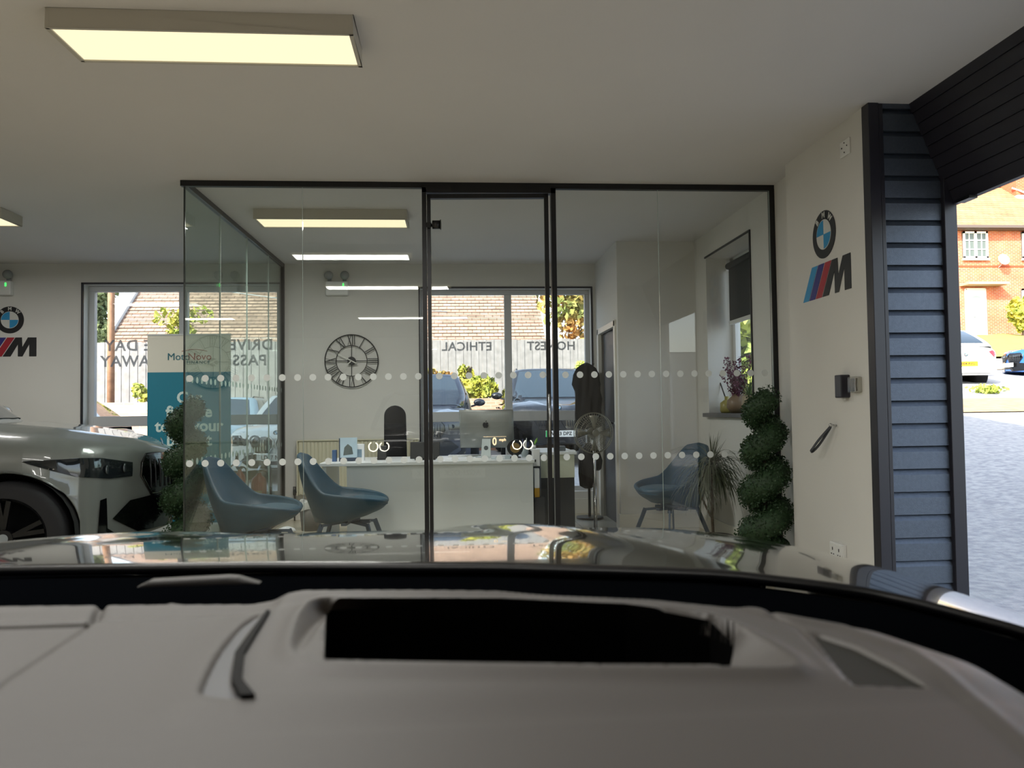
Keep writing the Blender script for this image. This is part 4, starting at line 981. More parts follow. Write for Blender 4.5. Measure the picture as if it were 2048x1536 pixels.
    m = MB(); drape(m, [P(F, -.52, .53), P(F, -.30, .55), P(F, .30, .55), P(F, .52, .53), P(F, .66, .42), P(F, .46, .30), P(F, -.46, .30), P(F, -.66, .42)], bv, .008, .06, ray=(-1, 0, 0)); m.build('lower_intake', GBL, t)
    roundel(None, None, frame((2.36*sx, 0, .925*sz), (0, 1, 0), (-.35, 0, 1)), .04, parent=t)
    def numplate(x, z, m, ty, dirx):
        pl = MB().box(-.26, .26, -.0555, .0555, 0, .008).build('number_plate', m, t, xf=frame((x, 0, z), (0, dirx, 0), (0, 0, 1)), bevel=.003)
        if ty: text_mb(ty, .085, frame((x, 0, z), (0, dirx, 0), (0, 0, 1)) @ Matrix.Translation((0, 0, .0095)), .002, .001, sx=.95).build('plate_characters', PLB, pl)
        if ty == 'WK23 DPZ': MB().box(-.258, -.215, -.053, .053, .008, .0095).build('green_band', mat('plate_green', '#22b35a', .5), pl, xf=frame((x, 0, z), (0, dirx, 0), (0, 0, 1)))
    if plate != 'none':
        numplate(2.485*sx, .47*sz+(.0 if kind == 'suv' else .02), PLW, ptext, 1)
    if rear:
        numplate(-2.475*sx, .60*sz, PLY, ptext, -1)
        for s_ in (-1, 1):
            m = MB(); drape(m, [P(-2.4, s_*.62, .93), P(-2.2, s_*.92, .95), P(-2.2, s_*.95, .80), P(-2.4, s_*.74, .78)], bv, .008, .05); m.build('tail_light', TAILR, t)
        m = MB(); drape(m, [P(-2.5, -.7, .34), P(-2.5, .7, .34), P(-2.5, .66, .27), P(-2.5, -.66, .27)], bv, .008, .08, ray=(1, 0, 0)); m.build('rear_valance', GBL, t)
        m = MB(); drape(m, [P(-2.5, -.62, .665), P(-2.5, .62, .665), P(-2.5, .62, .657), P(-2.5, -.62, .657)], bv, .003, .1, ray=(1, 0, 0)); m.build('tailgate_gap', GBL, t)
        roundel(None, None, frame((-2.455*sx, 0, .86*sz), (0, -1, 0), (0, 0, 1)), .045, parent=t)
    return t
PG = paint('paint_light_grey', '#6c706d', .3); PWH = paint('paint_white', '#e3e4e2', .35); PBK = paint('paint_black', '#0b0d12', .2)
PBL = paint('paint_dark_blue', '#101b30', .25); PSV = paint('paint_blue', '#2a5fae', .25)
car('showroom_car', 'light grey car with black grille parked inside at the left', (-4.65, 5.853, 0), R(10), PG, 'suv', 'front', 'DF24 XKW')
car('parked_car', 'black car with green-banded plate parked outside behind the right window pane', (1.85, 15.8, .25), R(-91), PBK, 'suv', 'front', 'WK23 DPZ', rimm=RIMS)
car('parked_car', 'dark car behind the middle window pane with a pale cabin behind its windscreen', (-.62, 15.0, .12), R(-90), PBL, 'suv', 'front', 'AB15 EYU', rimm=RIMS)
car('parked_car', 'white car seen low through the left window right of the banner', (-2.66, 14.0, .05), R(-92), PWH, 'hatch', 'front', 'LD17 NOV', rimm=RIMS)
car('parked_car', 'silver blue car partly behind the teal banner outside the left window', (-4.6, 15.7, .05), R(-88), paint('paint_silver', '#7f93a6', .25), 'hatch', 'front', '', rimm=RIMS)
car('parked_car', 'dark estate car outside the left window, side on with its roof rail showing', (-7.35, 11.9, .0), R(183), PBL, 'estate', 'front', '', rimm=RIMS)
car('street_car', 'white hatchback with a yellow plate parked on the street, seen from behind', (12.2, 19.5, 1.58), R(86), PWH, 'hatch', 'none', 'YH04 AVG', rear=True, rimm=RIMS)
car('street_car', 'bright blue car on the street cut by the right edge of the photo', (17.0, 19.6, 1.75), R(178), PSV, 'hatch', 'front', '')

# ================================================================== OUTSIDE
def gz(x, y):
    s_ = min(1, max(0, (x-3.0)/4.0)); s_ = s_*s_*(3-2*s_)
    a = max(0, y-4.6); rise = .126*a if a < 13 else .126*13+.14*(a-13)
    rise *= min(1, a/1.2)
    back = 0 if y < 9 else min(.25, (y-9)*.03)
    if y > 17.6: back = .25+(y-17.6)*.05
    return rise*s_+back*(1-s_)-.02
ASPH = mat('asphalt', '#b4b3b2', .9, noise=.35, nscale=14, col2='#96969a', bump=.5, bscale=60)
P = []
xs = [-30, -20, -12, -8, -4, 0, 1.5, 2.6, 3.0, 3.5, 4, 4.5, 5, 5.5, 6, 6.5, 7, 8, 10, 12, 15, 20, 30, 45]; ys = [-25, -12, -6, 0, 3, 4.6, 5, 5.4, 5.8, 6.5, 8, 9, 10, 12, 14, 16, 17.6, 18, 20, 23, 26, 30, 36, 45, 60]
rows = [[(x, y, gz(x, y)-(.14 if -8.3 < x < 2.6 and -6.3 < y < 8.7 else 0)) for y in ys] for x in xs]
ST(MB().grid(rows, sm=False), 'ground', ASPH, fixn=True)
# lawn + path before the houses
LAWN = mat('lawn_grass', '#9aa94a', .9, noise=.5, nscale=3, col2='#b08e4e', bump=.6, bscale=8)
rows = []
for i in range(30):
    x = 15.6+i*.7; rows.append([(x, 25.2+.8*j, gz(x, 25.2+.8*j)+.06+.42*min(1, j/4)+.05*math.sin(i*1.7+j*2.3)) for j in range(11)])
ST(MB().grid(rows), 'ground_lawn', LAWN)
ST(MB().grid([[(x, y, gz(x, y)+.02) for y in (21.2, 22.0, 23.4, 25.2)] for x in (11, 13, 15, 18, 22, 30, 40)]), 'ground_pavement', mat('pavement', '#c5a88e', .9, noise=.2, nscale=5))
ST(MB().grid([[(x, y, gz(x, y)+.02) for y in (12.6, 13.5, 14.6)] for x in (8, 9.5, 11, 12.2)]), 'ground_verge', mat('verge', '#b59c74', .95, noise=.3, nscale=6))
m = MB(); r_ = np.random.default_rng(2); Q = r_.normal(size=(260, 3))*np.array([.13, .13, .05])+np.array([11.3, 15.6, gz(11.3, 15.6)+.08]); leaves(m, Q, .06)
tag(m.build('weed_clump', mat('weed_green', '#a8b84a', .8, noise=.4, nscale=5), fixn=False), 'clump of green weeds at the kerb below the white hatchback', 'weeds')

# ---- brick house row
BRK = brickmat('house_brick', '#b8583a', '#c46840', '#b09680', .225, .075, .010, axis='xz', bump=.3, nz=1.5)
RTL = brickmat('roof_tile', '#a5714f', '#b3805a', '#7d5440', .3, .17, .012, axis='xz', bump=.6, nz=1.2)
h = T('brick_house', 'red brick terraced house with white windows across the street', 'house', (24, 34, 4)); HX0, HX1 = 14, 34; HZ = 9.36
MB().box(HX0, HX1, 34, 34.3, 3.0, HZ).box(HX0, HX0+.3, 34.3, 42, 3, HZ).box(HX1-.3, HX1, 34.3, 42, 3, HZ).build('brick_wall', BRK, h, world=True)
MB().box(HX0, HX1, 33.985, 34.0, 7.52, 7.60).build('brick_band', mat('brick_band', '#9a4429', .85), h, world=True)
m = MB(); m.add([(HX0-.2, 33.6, HZ-.05), (HX1+.2, 33.6, HZ-.05), (HX1+.2, 38.2, 12.55), (HX0-.2, 38.2, 12.55), (HX0-.2, 42.8, HZ-.05), (HX1+.2, 42.8, HZ-.05)], [(0, 1, 2, 3), (3, 2, 5, 4), (0, 3, 4), (1, 5, 2)])
m.build('roof', RTL, h, world=True)
MB().box(HX0, HX1, 33.45, 33.62, HZ-.10, HZ+.02).box(HX0, HX1, 33.6, 34.0, HZ-.13, HZ-.07).build('gutter', mat('gutter_grey', '#5a504c', .6), h, world=True)
MB().cyl((HX0, 38.2, 12.58), (HX1, 38.2, 12.58), .13, n=10).build('ridge_tiles', mat('ridge_clay', '#8a5238', .8), h, world=True)
def hwin(x0, x1, z0, z1):
    w = MB().box(x0, x1, 33.93, 34.0, z0, z1).build('window', mat('dark_pane', '#59625f', .15), h, world=True)
    m = MB(); 
    for a, b in ((x0, x0+.09), ((x0+x1)/2-.06, (x0+x1)/2+.06), (x1-.09, x1)): m.box(a, b, 33.88, 33.93, z0, z1)
    m.box(x0-.05, x1+.05, 33.86, 33.93, z0-.10, z0).box(x0, x1, 33.88, 33.93, z1-.09, z1).box(x0, x1, 33.88, 33.93, z0, z0+.08)
    for k in (1, 2): m.box(x0, x1, 33.895, 33.93, z0+(z1-z0)*k/3-.02, z0+(z1-z0)*k/3+.02)
    for q in (.25, .75): m.box(x0+(x1-x0)*q-.015, x0+(x1-x0)*q+.015, 33.895, 33.93, z0, z1)
    m.build('window_frame', WHITE, w, xf=Matrix.Translation((-24, -34, -4)))
hwin(23.6, 24.8, 7.93, 9.18); hwin(26.5, 27.7, 7.93, 9.18); hwin(26.4, 27.6, 5.05, 6.5); hwin(20.6, 21.8, 7.93, 9.18); hwin(20.6, 21.8, 5.05, 6.5)
dd2 = MB().box(23.72, 24.58, 33.92, 34.0, 4.1, 6.45).build('front_door', WHITE, h, world=True)
m = MB().prism([(.26*math.cos(R(a)), .17*math.sin(R(a))) for a in range(0, 181, 15)], (24.15, 33.915, 6.0), (1, 0, 0), (0, 0, 1), -.004)
m.build('fanlight', mat('fan_pane', '#9aa6a8', .3), dd2, xf=Matrix.Translation((-24, -34, -4)))
MB().box(24.0, 24.3, 33.91, 33.92, 5.15, 5.20).build('letterbox', CHROME, dd2, xf=Matrix.Translation((-24, -34, -4)))
MB().box(23.68, 24.62, 33.93, 34.0, 6.45, 6.53).box(23.64, 23.72, 33.93, 34.0, 4.1, 6.5).box(24.58, 24.66, 33.93, 34.0, 4.1, 6.5).build('door_surround', WHITE, h, world=True)
MB().box(23.4, 25.35, 33.3, 34.0, 6.62, 6.74).build('door_canopy', mat('canopy_stone', '#a8967a', .8), h, world=True)
MB().box(28.7, 31.6, 37.0, 39.2, 11.2, 14.8).build('chimney', brickmat('chimney_brick', '#a8492a', '#b5572f', '#9c8069', .225, .075, .01, axis='xz', bump=.3), h, world=True)
MB().box(28.6, 31.7, 36.8, 37.0, 11.45, 11.75).bar((28.6, 37.2, 12.2), (29.6, 36.5, 11.5), .25, .06).build('flashing', mat('lead_white', '#d8d2c8', .6), h, world=True)
t = T('satellite_dish', 'pale grey satellite dish on the brick house wall', 'satellite dish', (25.35, 33.7, 7.8))
MB().lathe([(0, 0), (.15, .02), (.27, .08), (.27, .09), (.15, .035), (0, .015)], n=24).build('dish', mat('dish_grey', '#b9b2ab', .5), t, xf=Matrix.Rotation(R(75), 4, 'X'))
MB().tube([(0, .05, 0), (.05, .2, -.2), (0, .3, -.3)], .02).build('arm', GREYF, t)
def bush(name, label, cat, c, rad, n, size, m, sd, trunk=None, group=None):
    r_ = np.random.default_rng(sd); d_ = r_.normal(size=(n, 3)); d_ /= np.linalg.norm(d_, axis=1)[:, None]
    kk = 9; cs = np.clip(r_.normal(size=(kk, 3))*.38, -.6, .6); rs = .3+.2*r_.random(kk)
    ix = r_.integers(0, kk, n)
    P = (cs[ix]+d_*rs[ix][:, None]*(.6+.4*r_.random((n, 1))))*np.array(rad)+np.array(c)
    mb = leaves(MB(), P, size, .8)
    if trunk is None: return tag(mb.build(name, m, fixn=False), label, cat, group)
    t = T(name, label, cat, (c[0], c[1], trunk), 0, group); mb.build('foliage', m, t, world=True, fixn=False)
    mm = MB().tube([(c[0], c[1], trunk), (c[0]+.1, c[1], (trunk+c[2])/2), (c[0], c[1], c[2])], [.16, .12, .05])
    for i in range(6):
        a = i*1.05; mm.tube([(c[0], c[1], c[2]-rad[2]*.4), (c[0]+rad[0]*.5*math.cos(a), c[1]+rad[1]*.5*math.sin(a), c[2]+rad[2]*.4)], [.06, .02])
    mm.build('trunk', MATS['bark'], t, world=True); return t
LG = mat('leaf_green', '#6f8440', .7, noise=.5, nscale=1.5, col2='#a9b45a'); LY = mat('leaf_yellow', '#b9b048', .7, noise=.5, nscale=3, col2='#7d8f3a'); LO = mat('leaf_autumn', '#b8874a', .7, noise=.6, nscale=1.2, col2='#7f8a4a'); LB = mat('leaf_dark', '#5b6c4a', .8, noise=.5, nscale=1.5, col2='#8f9a68')
bush('shrub', 'yellow green shrub before the brick house beside its white door', 'shrub', (24.9, 32.0, 5.0), (.7, .6, .95), 1600, .16, LY, 21, 3.6)
bush('hedge_patch', 'low green growth on the lawn bank below the house', 'shrub', (26.8, 30.6, 4.4), (2.2, .7, .35), 900, .18, LG, 22)

# ---- behind the building: wall, fence, bungalow roof, trees, pole
ST(MB().box(-22, 4.6, 17.55, 17.8, .1, 1.42), 'wall_retaining', brickmat('low_brick', '#b98e78', '#c49c86', '#c0ae9c', .225, .075, .01, axis='xz', bump=.3))
FNC = mat('fence_timber', '#8c8a8a', .85, noise=.25, nscale=6)
fm = MB(); x = -22; r_ = random.Random(3)
while x < 9.4:
    o_ = .012 if int((x+22)/.1) % 2 else 0; zt = 2.98+(.012*(x-2) if x > 2 else 0)+r_.uniform(-.012, .012)
    fm.box(x, x+.098, 20-o_, 20.02-o_, 1.2, zt); x += .1
f = T('timber_fence', 'long weathered grey timber fence behind the parked cars', 'fence', (-6, 20, 1.2))
fm.build('fence_boards', FNC, f, world=True, fixn=False)
MB().box(-22, 9.4, 20.03, 20.08, 1.5, 1.6).box(-22, 9.4, 20.03, 20.08, 2.6, 2.7).build('rail', FNC, f, world=True)
b = T('bungalow', 'tiled pitched roof of the low building beyond the timber fence', 'building', (-4.5, 28, 0))
MB().box(-11.4, 2.9, 26.3, 36, .3, 3.4).build('wall', mat('bungalow_wall', '#b9a48e', .9), b, world=True)
BRT = brickmat('bungalow_tiles', '#9a8070', '#a88e7c', '#6a564b', .30, .125, .014, axis='xz', bump=.9, nz=2.5)
m = MB(); zz = 3.0; yy = 26.0; k = 0
m.add([(-11.65, 26, 3.0), (3.15, 26, 3.0), (3.15, 34.5, 10.1), (-11.65, 34.5, 10.1)], [(0, 1, 2, 3)])
for i in range(50):
    y0 = 26+8.5*i/50; z0 = 3+7.1*i/50; y1 = y0+8.5/50; z1 = z0+7.1/50
    m.add([(-11.65, y0-.03, z0+.02), (3.15, y0-.03, z0+.02), (3.15, y1-.03, z1-.02+.02), (-11.65, y1-.03, z1)], [(0, 1, 2, 3)])
m.add([(-11.65, 43, 3.0), (3.15, 43, 3.0)]+[(3.15, 34.5, 10.1), (-11.65, 34.5, 10.1)], [(0, 1, 2, 3)])
m.build('roof', BRT, b, world=True, fixn=False)
for x in (-11.7, 3.2): MB().bar((x, 25.95, 3.02), (x, 34.5, 10.15), .12, .22, upv=(0, 0, 1)).build('verge_board', mat('verge_white', '#cfd8dc', .5), b, world=True)
bush('tree', 'autumn tree with orange and green leaves right of the tiled roof', 'tree', (5.0, 25, 5.2), (2.3, 1.8, 2.6), 8000, .14, LO, 31, .5)
bush('tree', 'yellow green tree rising behind the right end of the timber fence', 'tree', (6.6, 21.9, 3.3), (1.5, .9, 1.3), 4500, .12, LY, 32, .5)
bush('tree', 'muted green tree behind the telegraph pole at the left end of the tiled roof', 'tree', (-11.3, 24.3, 4.3), (1.5, 1.2, 1.7), 6000, .11, LB, 33, .5)
bush('shrub', 'bright yellow green shrub between the two dark parked cars', 'shrub', (.62, 18.3, 1.68), (.62, .35, .28), 1500, .10, LY, 34)
bush('tree', 'slender sapling with yellow leaves before the fence behind the computer', 'sapling', (.25, 18.9, 2.05), (.28, .2, .42), 300, .07, LY, 35, 1.3)
bush('shrub', 'spiky green shrub behind the hanging black coat', 'shrub', (3.1, 18.4, 1.85), (.4, .35, .55), 1300, .10, LG, 36)
bush('shrub', 'leafy green climber seen through the left window above the banner', 'shrub', (-6.95, 20.5, 3.35), (.85, .3, .6), 420, .10, LY, 37)
bush('shrub', 'yellow shrub low before the fence left of the banner', 'shrub', (-7.3, 18.3, 1.65), (.26, .3, .3), 260, .07, LY, 38)
bush('shrub', 'small pinkish shrub above the middle dark parked car', 'shrub', (-.6, 18.4, 1.9), (.6, .3, .28), 700, .08, LO, 39)
bush('tree', 'sunlit green tree seen through the deep side window', 'tree', (6.9, 17.5, 3.4), (1.8, 2.2, 2.6), 5500, .2, LG, 40, .9)
bush('hedge', 'low sunlit hedge outside the deep side window', 'hedge', (5.6, 13.6, 1.3), (1.2, 1.4, .8), 2600, .14, LY, 41)
t = T('telegraph_pole', 'brown wooden telegraph pole before the fence at the left window', 'telegraph pole', (-8.22, 19.0, .3))
MB().cyl((0, 0, 0), (0, 0, 8.2), .085, .07, n=14).build('pole', mat('pole_wood', '#a07a60', .8, noise=.3, nscale=8), t)
MB().tube([(.05, 0, 4.0), (2, .4, 3.95), (5, 1, 3.6), (8, 1.6, 3.5)], .012, 5).build('wire', GREYF, t)
# neighbour garages reflected in the glass
t = T('garage_building', 'pale garage building across the forecourt behind the viewer', 'building', (6.2, -10.6, 0))
MB().box(3.6, 9.5, -13.2, -10.2, 0, 2.7).build('wall', mat('garage_render', '#c8c6c0', .8), t, world=True)
m = MB()
for i in range(14): m.box(3.9, 4.9, -10.2, -10.17+.01*(i % 2), .05+i*.17, .05+i*.17+.155)
m.build('roller_door', WHITE, t, world=True)
MB().box(5.2, 6.0, -10.2, -10.16, .05, 2.1).build('side_door', WHITE, t, world=True)

# ================================================================== OWN CAR
oc = T('driver_car', 'black car the photo is taken from, with bonnet and grey dashboard', 'car', (-.25, .6, 0))
def bz(x, y):
    xl = x+.25; z = .945-.15*max(0, y-1.0)**2-.02*min(0, y-1.0)**2
    a = max(0, abs(xl)-.55); z -= .42*a*a
    if a > .37: z -= 2.5*(a-.37)**2
    rx = .35-.42*(y-1.45)
    for s_ in (-1, 1):
        q = (xl-s_*rx)
        z += .011*math.exp(-(q/.05)**2)*min(1, max(0, (y-.9)/.3))
        z += .0045/(1+math.exp(-(-s_*q)/.02)) - (.0 if s_ < 0 else .0045)
    if y > 1.74: z -= 1.9*(y-1.74)**2+.1*(y-1.74)
    return z
RE = [(-1.10, .88), (-.95, .965), (-.58, 1.032), (-.264, 1.007), (.052, .958), (.284, .893), (.469, .835), (.56, .745), (.66, .62), (.76, .45)]
def rear_y(x): return float(np.interp(x, [p[0] for p in RE], [p[1] for p in RE]))
rows = []
for i in range(141):
    x = -1.20+i*(1.92/140); y0 = rear_y(x); fy = 1.90-.16*abs((x+.25)/.97)**3.2
    rows.append([(x, y0+(fy-y0)*j/60, bz(x, y0+(fy-y0)*j/60)) for j in range(61)])
OP = paint('own_paint', '#07080a', .12)
MB().grid(rows).build('bonnet', OP, oc, world=True, solid=.012)
rows = [[(r_[-1][0], r_[-1][1]+.02+.02*math.sin(k*.6), r_[-1][2]-k*(r_[-1][2]-.22)/8) for k in range(9)] for r_ in rows]
MB().grid(rows).build('front_bumper', OP, oc, world=True, solid=.01)
rr_ = []
for s_, xe in ((-1, -1.20), (1, .72)):
    m = MB(); P = []
    for j in range(30):
        y = -.3+2.1*j/29; zt = bz(xe, max(y, rear_y(xe))); P.append([(xe, y, zt), (xe+s_*.03, y, zt-.04), (xe+s_*.06, y, zt-.12), (xe+s_*.07, y, zt-.35), (xe+s_*.06, y, .25)])
    m.grid(P).build('front_wing', OP, oc, world=True)
for s_ in (-1, 1):
    for k, nm in ((0, 'inner'), (1, 'outer')):
        c_ = Vector((-.22+s_*(.60+.125*k), 1.96-.02*k, .745)); pts = [(c_.x+.052*math.cos(R(a)), c_.y, c_.z+.052*math.sin(R(a))) for a in range(-240, 61, 12)]
        MB().tube(pts, .0055, 6).build('daylight_ring', mat('ring_light', '#fff1d8', .3, emit=38), oc, world=True)
    MB().box(-.25+s_*.48, -.25+s_*.82, 1.90, 1.915, .63, .77).build('headlight', LENS, oc, world=True)
    MB().box(-.25+s_*.04, -.25+s_*.36, 1.925, 1.94, .50, .74).build('kidney_grille', GBL, oc, world=True, bevel=.02)
pl = MB().box(-.51, .01, 1.945, 1.953, .375, .487).build('number_plate', PLW, oc, world=True)
text_mb('AG21 OZK', .088, FACE_OUT((-.25, 1.9545, .431)), .002, .001).build('plate_characters', PLB, pl, xf=Matrix.Translation((.25, -.6, 0)))
for x in (-1.0, .50):
    MB().lathe([(0, -.1), (.30, -.1), (.33, -.08), (.33, .08), (.30, .1), (0, .1)], (x, 1.25, .33), 28, axis='x').build('wheel', TYRE, oc, world=True)
# cowl, windscreen, roof, pillars
m = MB()
xs = np.linspace(-1.18, .71, 60)
m.grid([[(x, .42, .70), (x, .52, .88), (x, min(.62, rear_y(x)-.04), min(.93, bz(x, rear_y(x))-.01)), (x, rear_y(x)-.03, bz(x, rear_y(x))-.010), (x, rear_y(x)+.12, bz(x, rear_y(x)+.12)-.035), (x, rear_y(x)+.14, .6)] for x in xs])
m.build('scuttle', mat('scuttle_black', '#050608', .9, spec=.0), oc, world=True)
MB().tube([(x, rear_y(x)-.012, bz(x, rear_y(x))-.002) for x in xs], .006, 6).build('bonnet_seal', BLKPL, oc, world=True)
m = MB().prism([(-.34, .0), (-.325, .007), (-.245, .009), (-.235, .008), (-.21, .0)], (0, .86, .958), (1, 0, 0), (0, 0, 1), .018)
m.build('wiper_cover', mat('wiper_grey', '#34312f', .5), oc, world=True, bevel=.003)
WS = glassmat('windscreen_glass', (.95, .97, .96), .0, .25)
a0, a1 = [], []
rows = []
for i in range(31):
    x = -1.05+i*1.62/30; q = ((x+.24)/.81)**2; yb_ = .93-.16*q; yt = .08-.05*q; xt = -.24+(x+.24)*.84
    rows.append([(x+(xt-x)*s_, yb_+(yt-yb_)*s_, .935+(1.405-.935)*s_+.02*math.sin(math.pi*s_)) for s_ in [k/8 for k in range(9)]])
MB().grid(rows).build('windscreen', WS, oc, world=True)
HL = mat('headlining', '#b5b0a8', .9)
m = MB(); m.grid([[(x, y, 1.44-.03*((x+.24)/.6)**2) for y in (-1.6, -.8, .04)] for x in np.linspace(-.85, .38, 9)]); m.build('roof', HL, oc, world=True, solid=.02)
for s_, xe in ((-1, -1.05), (1, .57)):
    rw = rows_e = [(-1.05, .77), (.57, .77)][0 if s_ < 0 else 1]
    MB().tube([(xe+s_*.03, .74, .93), (xe-s_*.02, .45, 1.12), (xe-s_*.09, .16, 1.32), (xe-s_*.16, -.05, 1.41)], [.03, .035, .035, .03]).build('windscreen_pillar', DARKF, oc, world=True)
MB().box(.38, .66, -.6, .52, .45, .90).build('door_card', mat('door_dark', '#151518', .7), oc, world=True, bevel=.03)
MB().box(-1.16, -.98, -.6, .52, .45, .90).build('door_card', MATS['door_dark'], oc, world=True, bevel=.03)

# dashboard heightfield
def sdf(poly, X, Y):
    P_ = np.array(poly); n = len(P_); d = np.full(X.shape, 1e9); ins = np.zeros(X.shape, bool)
    for i in range(n):
        a, b = P_[i], P_[(i+1) % n]; ex, ey = b-a; wx, wy = X-a[0], Y-a[1]
        t_ = np.clip((wx*ex+wy*ey)/(ex*ex+ey*ey+1e-12), 0, 1); d = np.minimum(d, np.hypot(wx-ex*t_, wy-ey*t_))
        c1 = (a[1] > Y) != (b[1] > Y)
        with np.errstate(divide='ignore', invalid='ignore'): c2 = X < (b[0]-a[0])*(Y-a[1])/(b[1]-a[1]+1e-12)+a[0]
        ins ^= (c1 & c2)
    return np.where(ins, d, -d)
def sstep(a, b, x): x = np.clip((x-a)/(b-a), 0, 1); return x*x*(3-2*x)
def dist_line(pts, X, Y):
    P_ = np.array(pts); d = np.full(X.shape, 1e9)
    for i in range(len(P_)-1):
        a, b = P_[i], P_[i+1]; ex, ey = b-a; wx, wy = X-a[0], Y-a[1]
        t_ = np.clip((wx*ex+wy*ey)/(ex*ex+ey*ey), 0, 1); d = np.minimum(d, np.hypot(wx-ex*t_, wy-ey*t_))
    return d
CAV = catmull([(-0.112, 0.655), (-.05, .651), (0.034, 0.636), (0.131, 0.606), (0.183, 0.572), (0.200, 0.52), (0.203, 0.455), (.16, .452), (0.084, 0.461), (-0.036, 0.479), (-0.088, 0.490), (-0.106, 0.51), (-0.115, 0.55), (-0.122, 0.62)], 5)
TRI = [(0.246, 0.53), (0.252, 0.522), (0.262, 0.497), (0.2655, 0.457), (0.265, 0.423), (0.225, 0.430), (0.232, 0.466)]
CRE = catmull([(-0.157, 0.632), (-0.163, 0.60), (-0.161, 0.54), (-0.152, 0.475), (-0.144, 0.452), (-0.121, 0.445), (-0.133, 0.47), (-0.145, 0.517), (-0.152, 0.568), (-0.154, 0.62)], 4)
nx, ny = 560, 300
gx = np.linspace(-.95, .42, nx); gy = np.linspace(.20, .745, ny); X, Y = np.meshgrid(gx, gy, indexing='ij')
Z = np.full(X.shape, .978)
FE = [(-1.2, .70), (-0.396, 0.705), (-0.266, 0.694), (-0.175, 0.684), (-0.135, 0.697), (0.036, 0.676), (0.159, 0.638), (0.24, 0.590), (0.30, 0.555), (0.335, 0.51), (.40, .44)]
fy = np.interp(X, [p[0] for p in FE], [p[1] for p in FE])
Z -= np.clip(Y-(fy-.006), 0, None)**1*1.2                      # rolls down beyond the far edge
hump = sstep(-.185, -.135, X+.02*np.sin((Y-.44)*14))*sstep(.40, .45, Y)
Z += .004*hump
Z += -.004*(1-sstep(-.16, -.145, X))*sstep(.63, .66, Y)+.003*sstep(.655, .68, Y)
RE2 = [(0.225, 0.600), (0.236, 0.575), (0.272, 0.535), (0.289, 0.478), (0.280, 0.403), (0.272, 0.353), (.265, .2)]
rx_ = np.interp(Y, [p[1] for p in RE2][::-1], [p[0] for p in RE2][::-1]); dr_ = np.clip(X-rx_, 0, None)
Z -= 6.0*dr_**2
dl = dist_line(RE2, X, Y)
Z += .0025*np.exp(-(dl/.006)**2)
d1 = sdf(CAV, X, Y)
BP = [(-.109, .653), (.034, .6345), (.131, .604), (.186, .565), (.197, .543), (.158, .4545), (.084, .464), (-.036, .483), (-.084, .492)]
d0 = sdf(BP, X, Y)
Z += .0045*np.exp(-(np.clip(-d1, 0, None)/.010)**2)*(d1 < 0)
dep = np.clip(d1, 0, None)/(np.clip(d1, 0, None)+np.clip(-d0, 0, None)+1e-9); msk = np.clip(sstep(.15, .18, X)+(1-sstep(-.112, -.098, X)), 0, 1); Z -= .013*dep*(d1 > 0)*msk-.0045*(d1 > 0)*(1-dep*msk); Z -= 0
d2 = sdf(TRI, X, Y); Z -= .007*sstep(-.001, .004, d2)
d3 = sdf(CRE, X, Y); gr = (X+.152)
Z -= .005*sstep(-.001, .004, d3)
SEAM = [(-.95, -.30), (-0.281, 0.50), (-0.288, 0.632), (-0.306, 0.692)]
SEAM = [(-0.255, 0.30), (-0.281, 0.50), (-0.2885, 0.634), (-0.306, 0.692)]
sd = dist_line(SEAM, X, Y); Z -= .007*np.exp(-(sd/.0028)**2)
sx_ = np.interp(Y, [p[1] for p in SEAM], [p[0] for p in SEAM]); Z -= .004*sstep(0, .004, sx_-X)*(Y < .636)
STR = [(-.5, .6375), (-.262, .636)]
Z -= .003*np.exp(-(dist_line(STR, X, Y)/.003)**2)
RS = [(0.240, 0.588), (0.236, 0.565), (0.243, 0.545), (.236, .50), (.226, .44)]
Z -= .0025*np.exp(-(dist_line(RS, X, Y)/.0022)**2)
for xx in (-.245, -.19): Z += .0025*np.exp(-(((X-xx)/.004)**2+((Y-.688)/.004)**2))
Z -= .05*np.clip(.40-Y, 0, None)
g0 = np.gradient(d0, gx, gy); cell = .0026; sn = np.abs(d0) < cell*.75
Xs = np.where(sn, X-d0*g0[0], X); Ys = np.where(sn, Y-d0*g0[1], Y)
V = np.stack([Xs+.25, Ys-.6, Z], -1).reshape(-1, 3)
DM = mat('dash_leather', '#55514e', .55, noise=.06, nscale=500, bump=.06, bscale=900, sheen=.1)
I, J = np.meshgrid(np.arange(nx-1), np.arange(ny-1), indexing='ij'); q = (I*ny+J)
Fc = np.stack([q, q+ny, q+ny+1, q+1], -1).reshape(-1, 4)
dd_0 = np.where(sn, 0, d0); cen = (np.maximum.reduce([dd_0[:-1, :-1], dd_0[1:, :-1], dd_0[:-1, 1:], dd_0[1:, 1:]]) > 1e-6).reshape(-1)
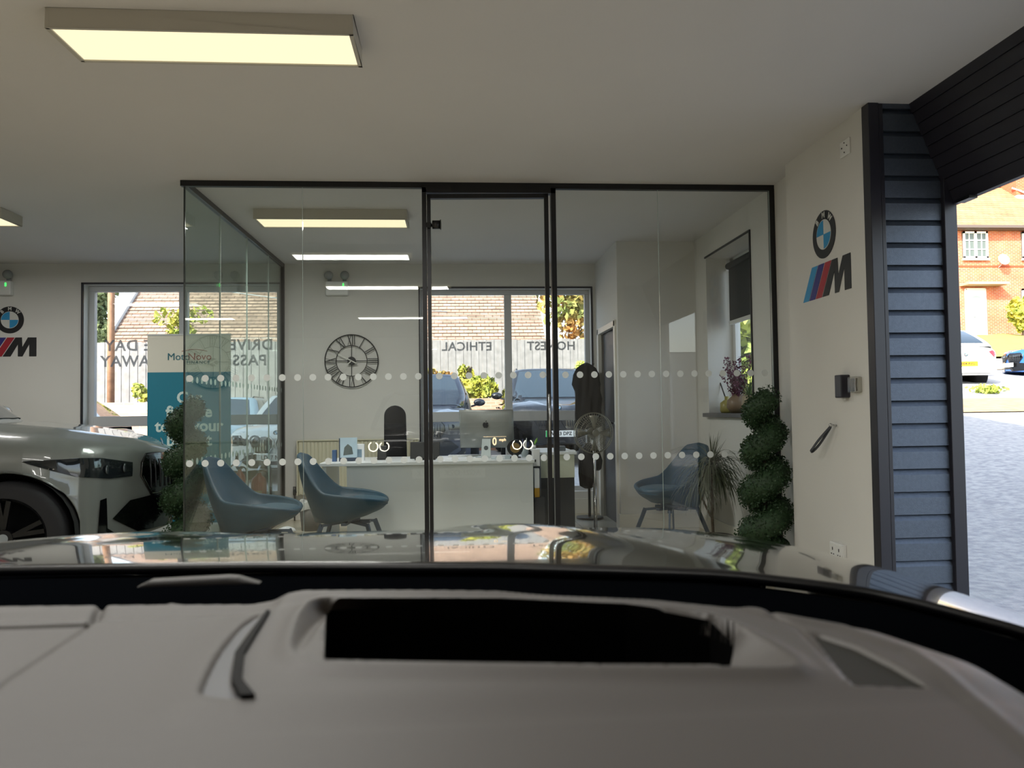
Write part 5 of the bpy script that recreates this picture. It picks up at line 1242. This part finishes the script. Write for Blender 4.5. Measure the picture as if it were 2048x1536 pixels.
def npmesh(name, V, Fq, m, parent):
    me = bpy.data.meshes.new(name); used = np.unique(Fq); mp = np.zeros(len(V), int); mp[used] = np.arange(len(used))
    me.vertices.add(len(used)); me.vertices.foreach_set('co', V[used].astype(np.float32).ravel())
    me.loops.add(Fq.size); me.loops.foreach_set('vertex_index', mp[Fq].astype(np.int32).ravel())
    me.polygons.add(len(Fq)); me.polygons.foreach_set('loop_start', np.arange(0, Fq.size, 4, dtype=np.int32)); me.polygons.foreach_set('loop_total', np.full(len(Fq), 4, np.int32))
    me.polygons.foreach_set('use_smooth', np.ones(len(Fq), bool)); me.materials.append(m); me.update(calc_edges=True); me.validate()
    o = bpy.data.objects.new(name, me); COL.objects.link(o); o.parent = parent; return o
dash = npmesh('dashboard', V, Fc[~cen], DM, oc)
WB = mat('well_black', '#030304', .6, spec=.1)
bp_ = [(x+.25, y-.6) for x, y in BP]; m = MB(); n = len(bp_)
tz_ = [.976, .986, .986, .982, .970, .966, .98, .98, .976]
m.add([(x, y, tz_[i]) for i, (x, y) in enumerate(bp_)]+[(x, y, .86) for x, y in bp_], [(i, (i+1) % n, n+(i+1) % n, n+i) for i in range(n)]+[tuple(range(n, 2*n))])
m.build('display_well', WB, dash)
MB().prism([(x+.25, y-.6) for x, y in TRI], (0, 0, .966), (1, 0, 0), (0, 1, 0), .0128).build('side_vent', mat('vent_olive', '#26251f', .7), dash)
MB().prism([(x+.25, y-.6) for x, y in CRE], (0, 0, .966), (1, 0, 0), (0, 1, 0), .0130).build('trim_insert', mat('insert_grey', '#55575e', .35), dash)
MB().prism([(x+.25, y-.6) for x, y in [(-.152, .628), (-.149, .628), (-.140, .52), (-.128, .47), (-.113, .442), (-.121, .442), (-.134, .47), (-.146, .52)]], (0, 0, .966), (1, 0, 0), (0, 1, 0), .0185).build('insert_gap', WB, dash)
hd = text_mb('0', .034, FACE_CAM((.117, 2.38, 1.043)), .0003, .0004, sx=.8)
text_mb('mph', .012, FACE_CAM((.142, 2.38, 1.049)), .0002, .0004, 0, hd)
hd.box(.083, .153, 2.38, 2.3805, 1.0585, 1.0592)
hd.build('head_up_readout', mat('readout_amber', '#ffdfae', .5, emit=1.2), oc, world=True)
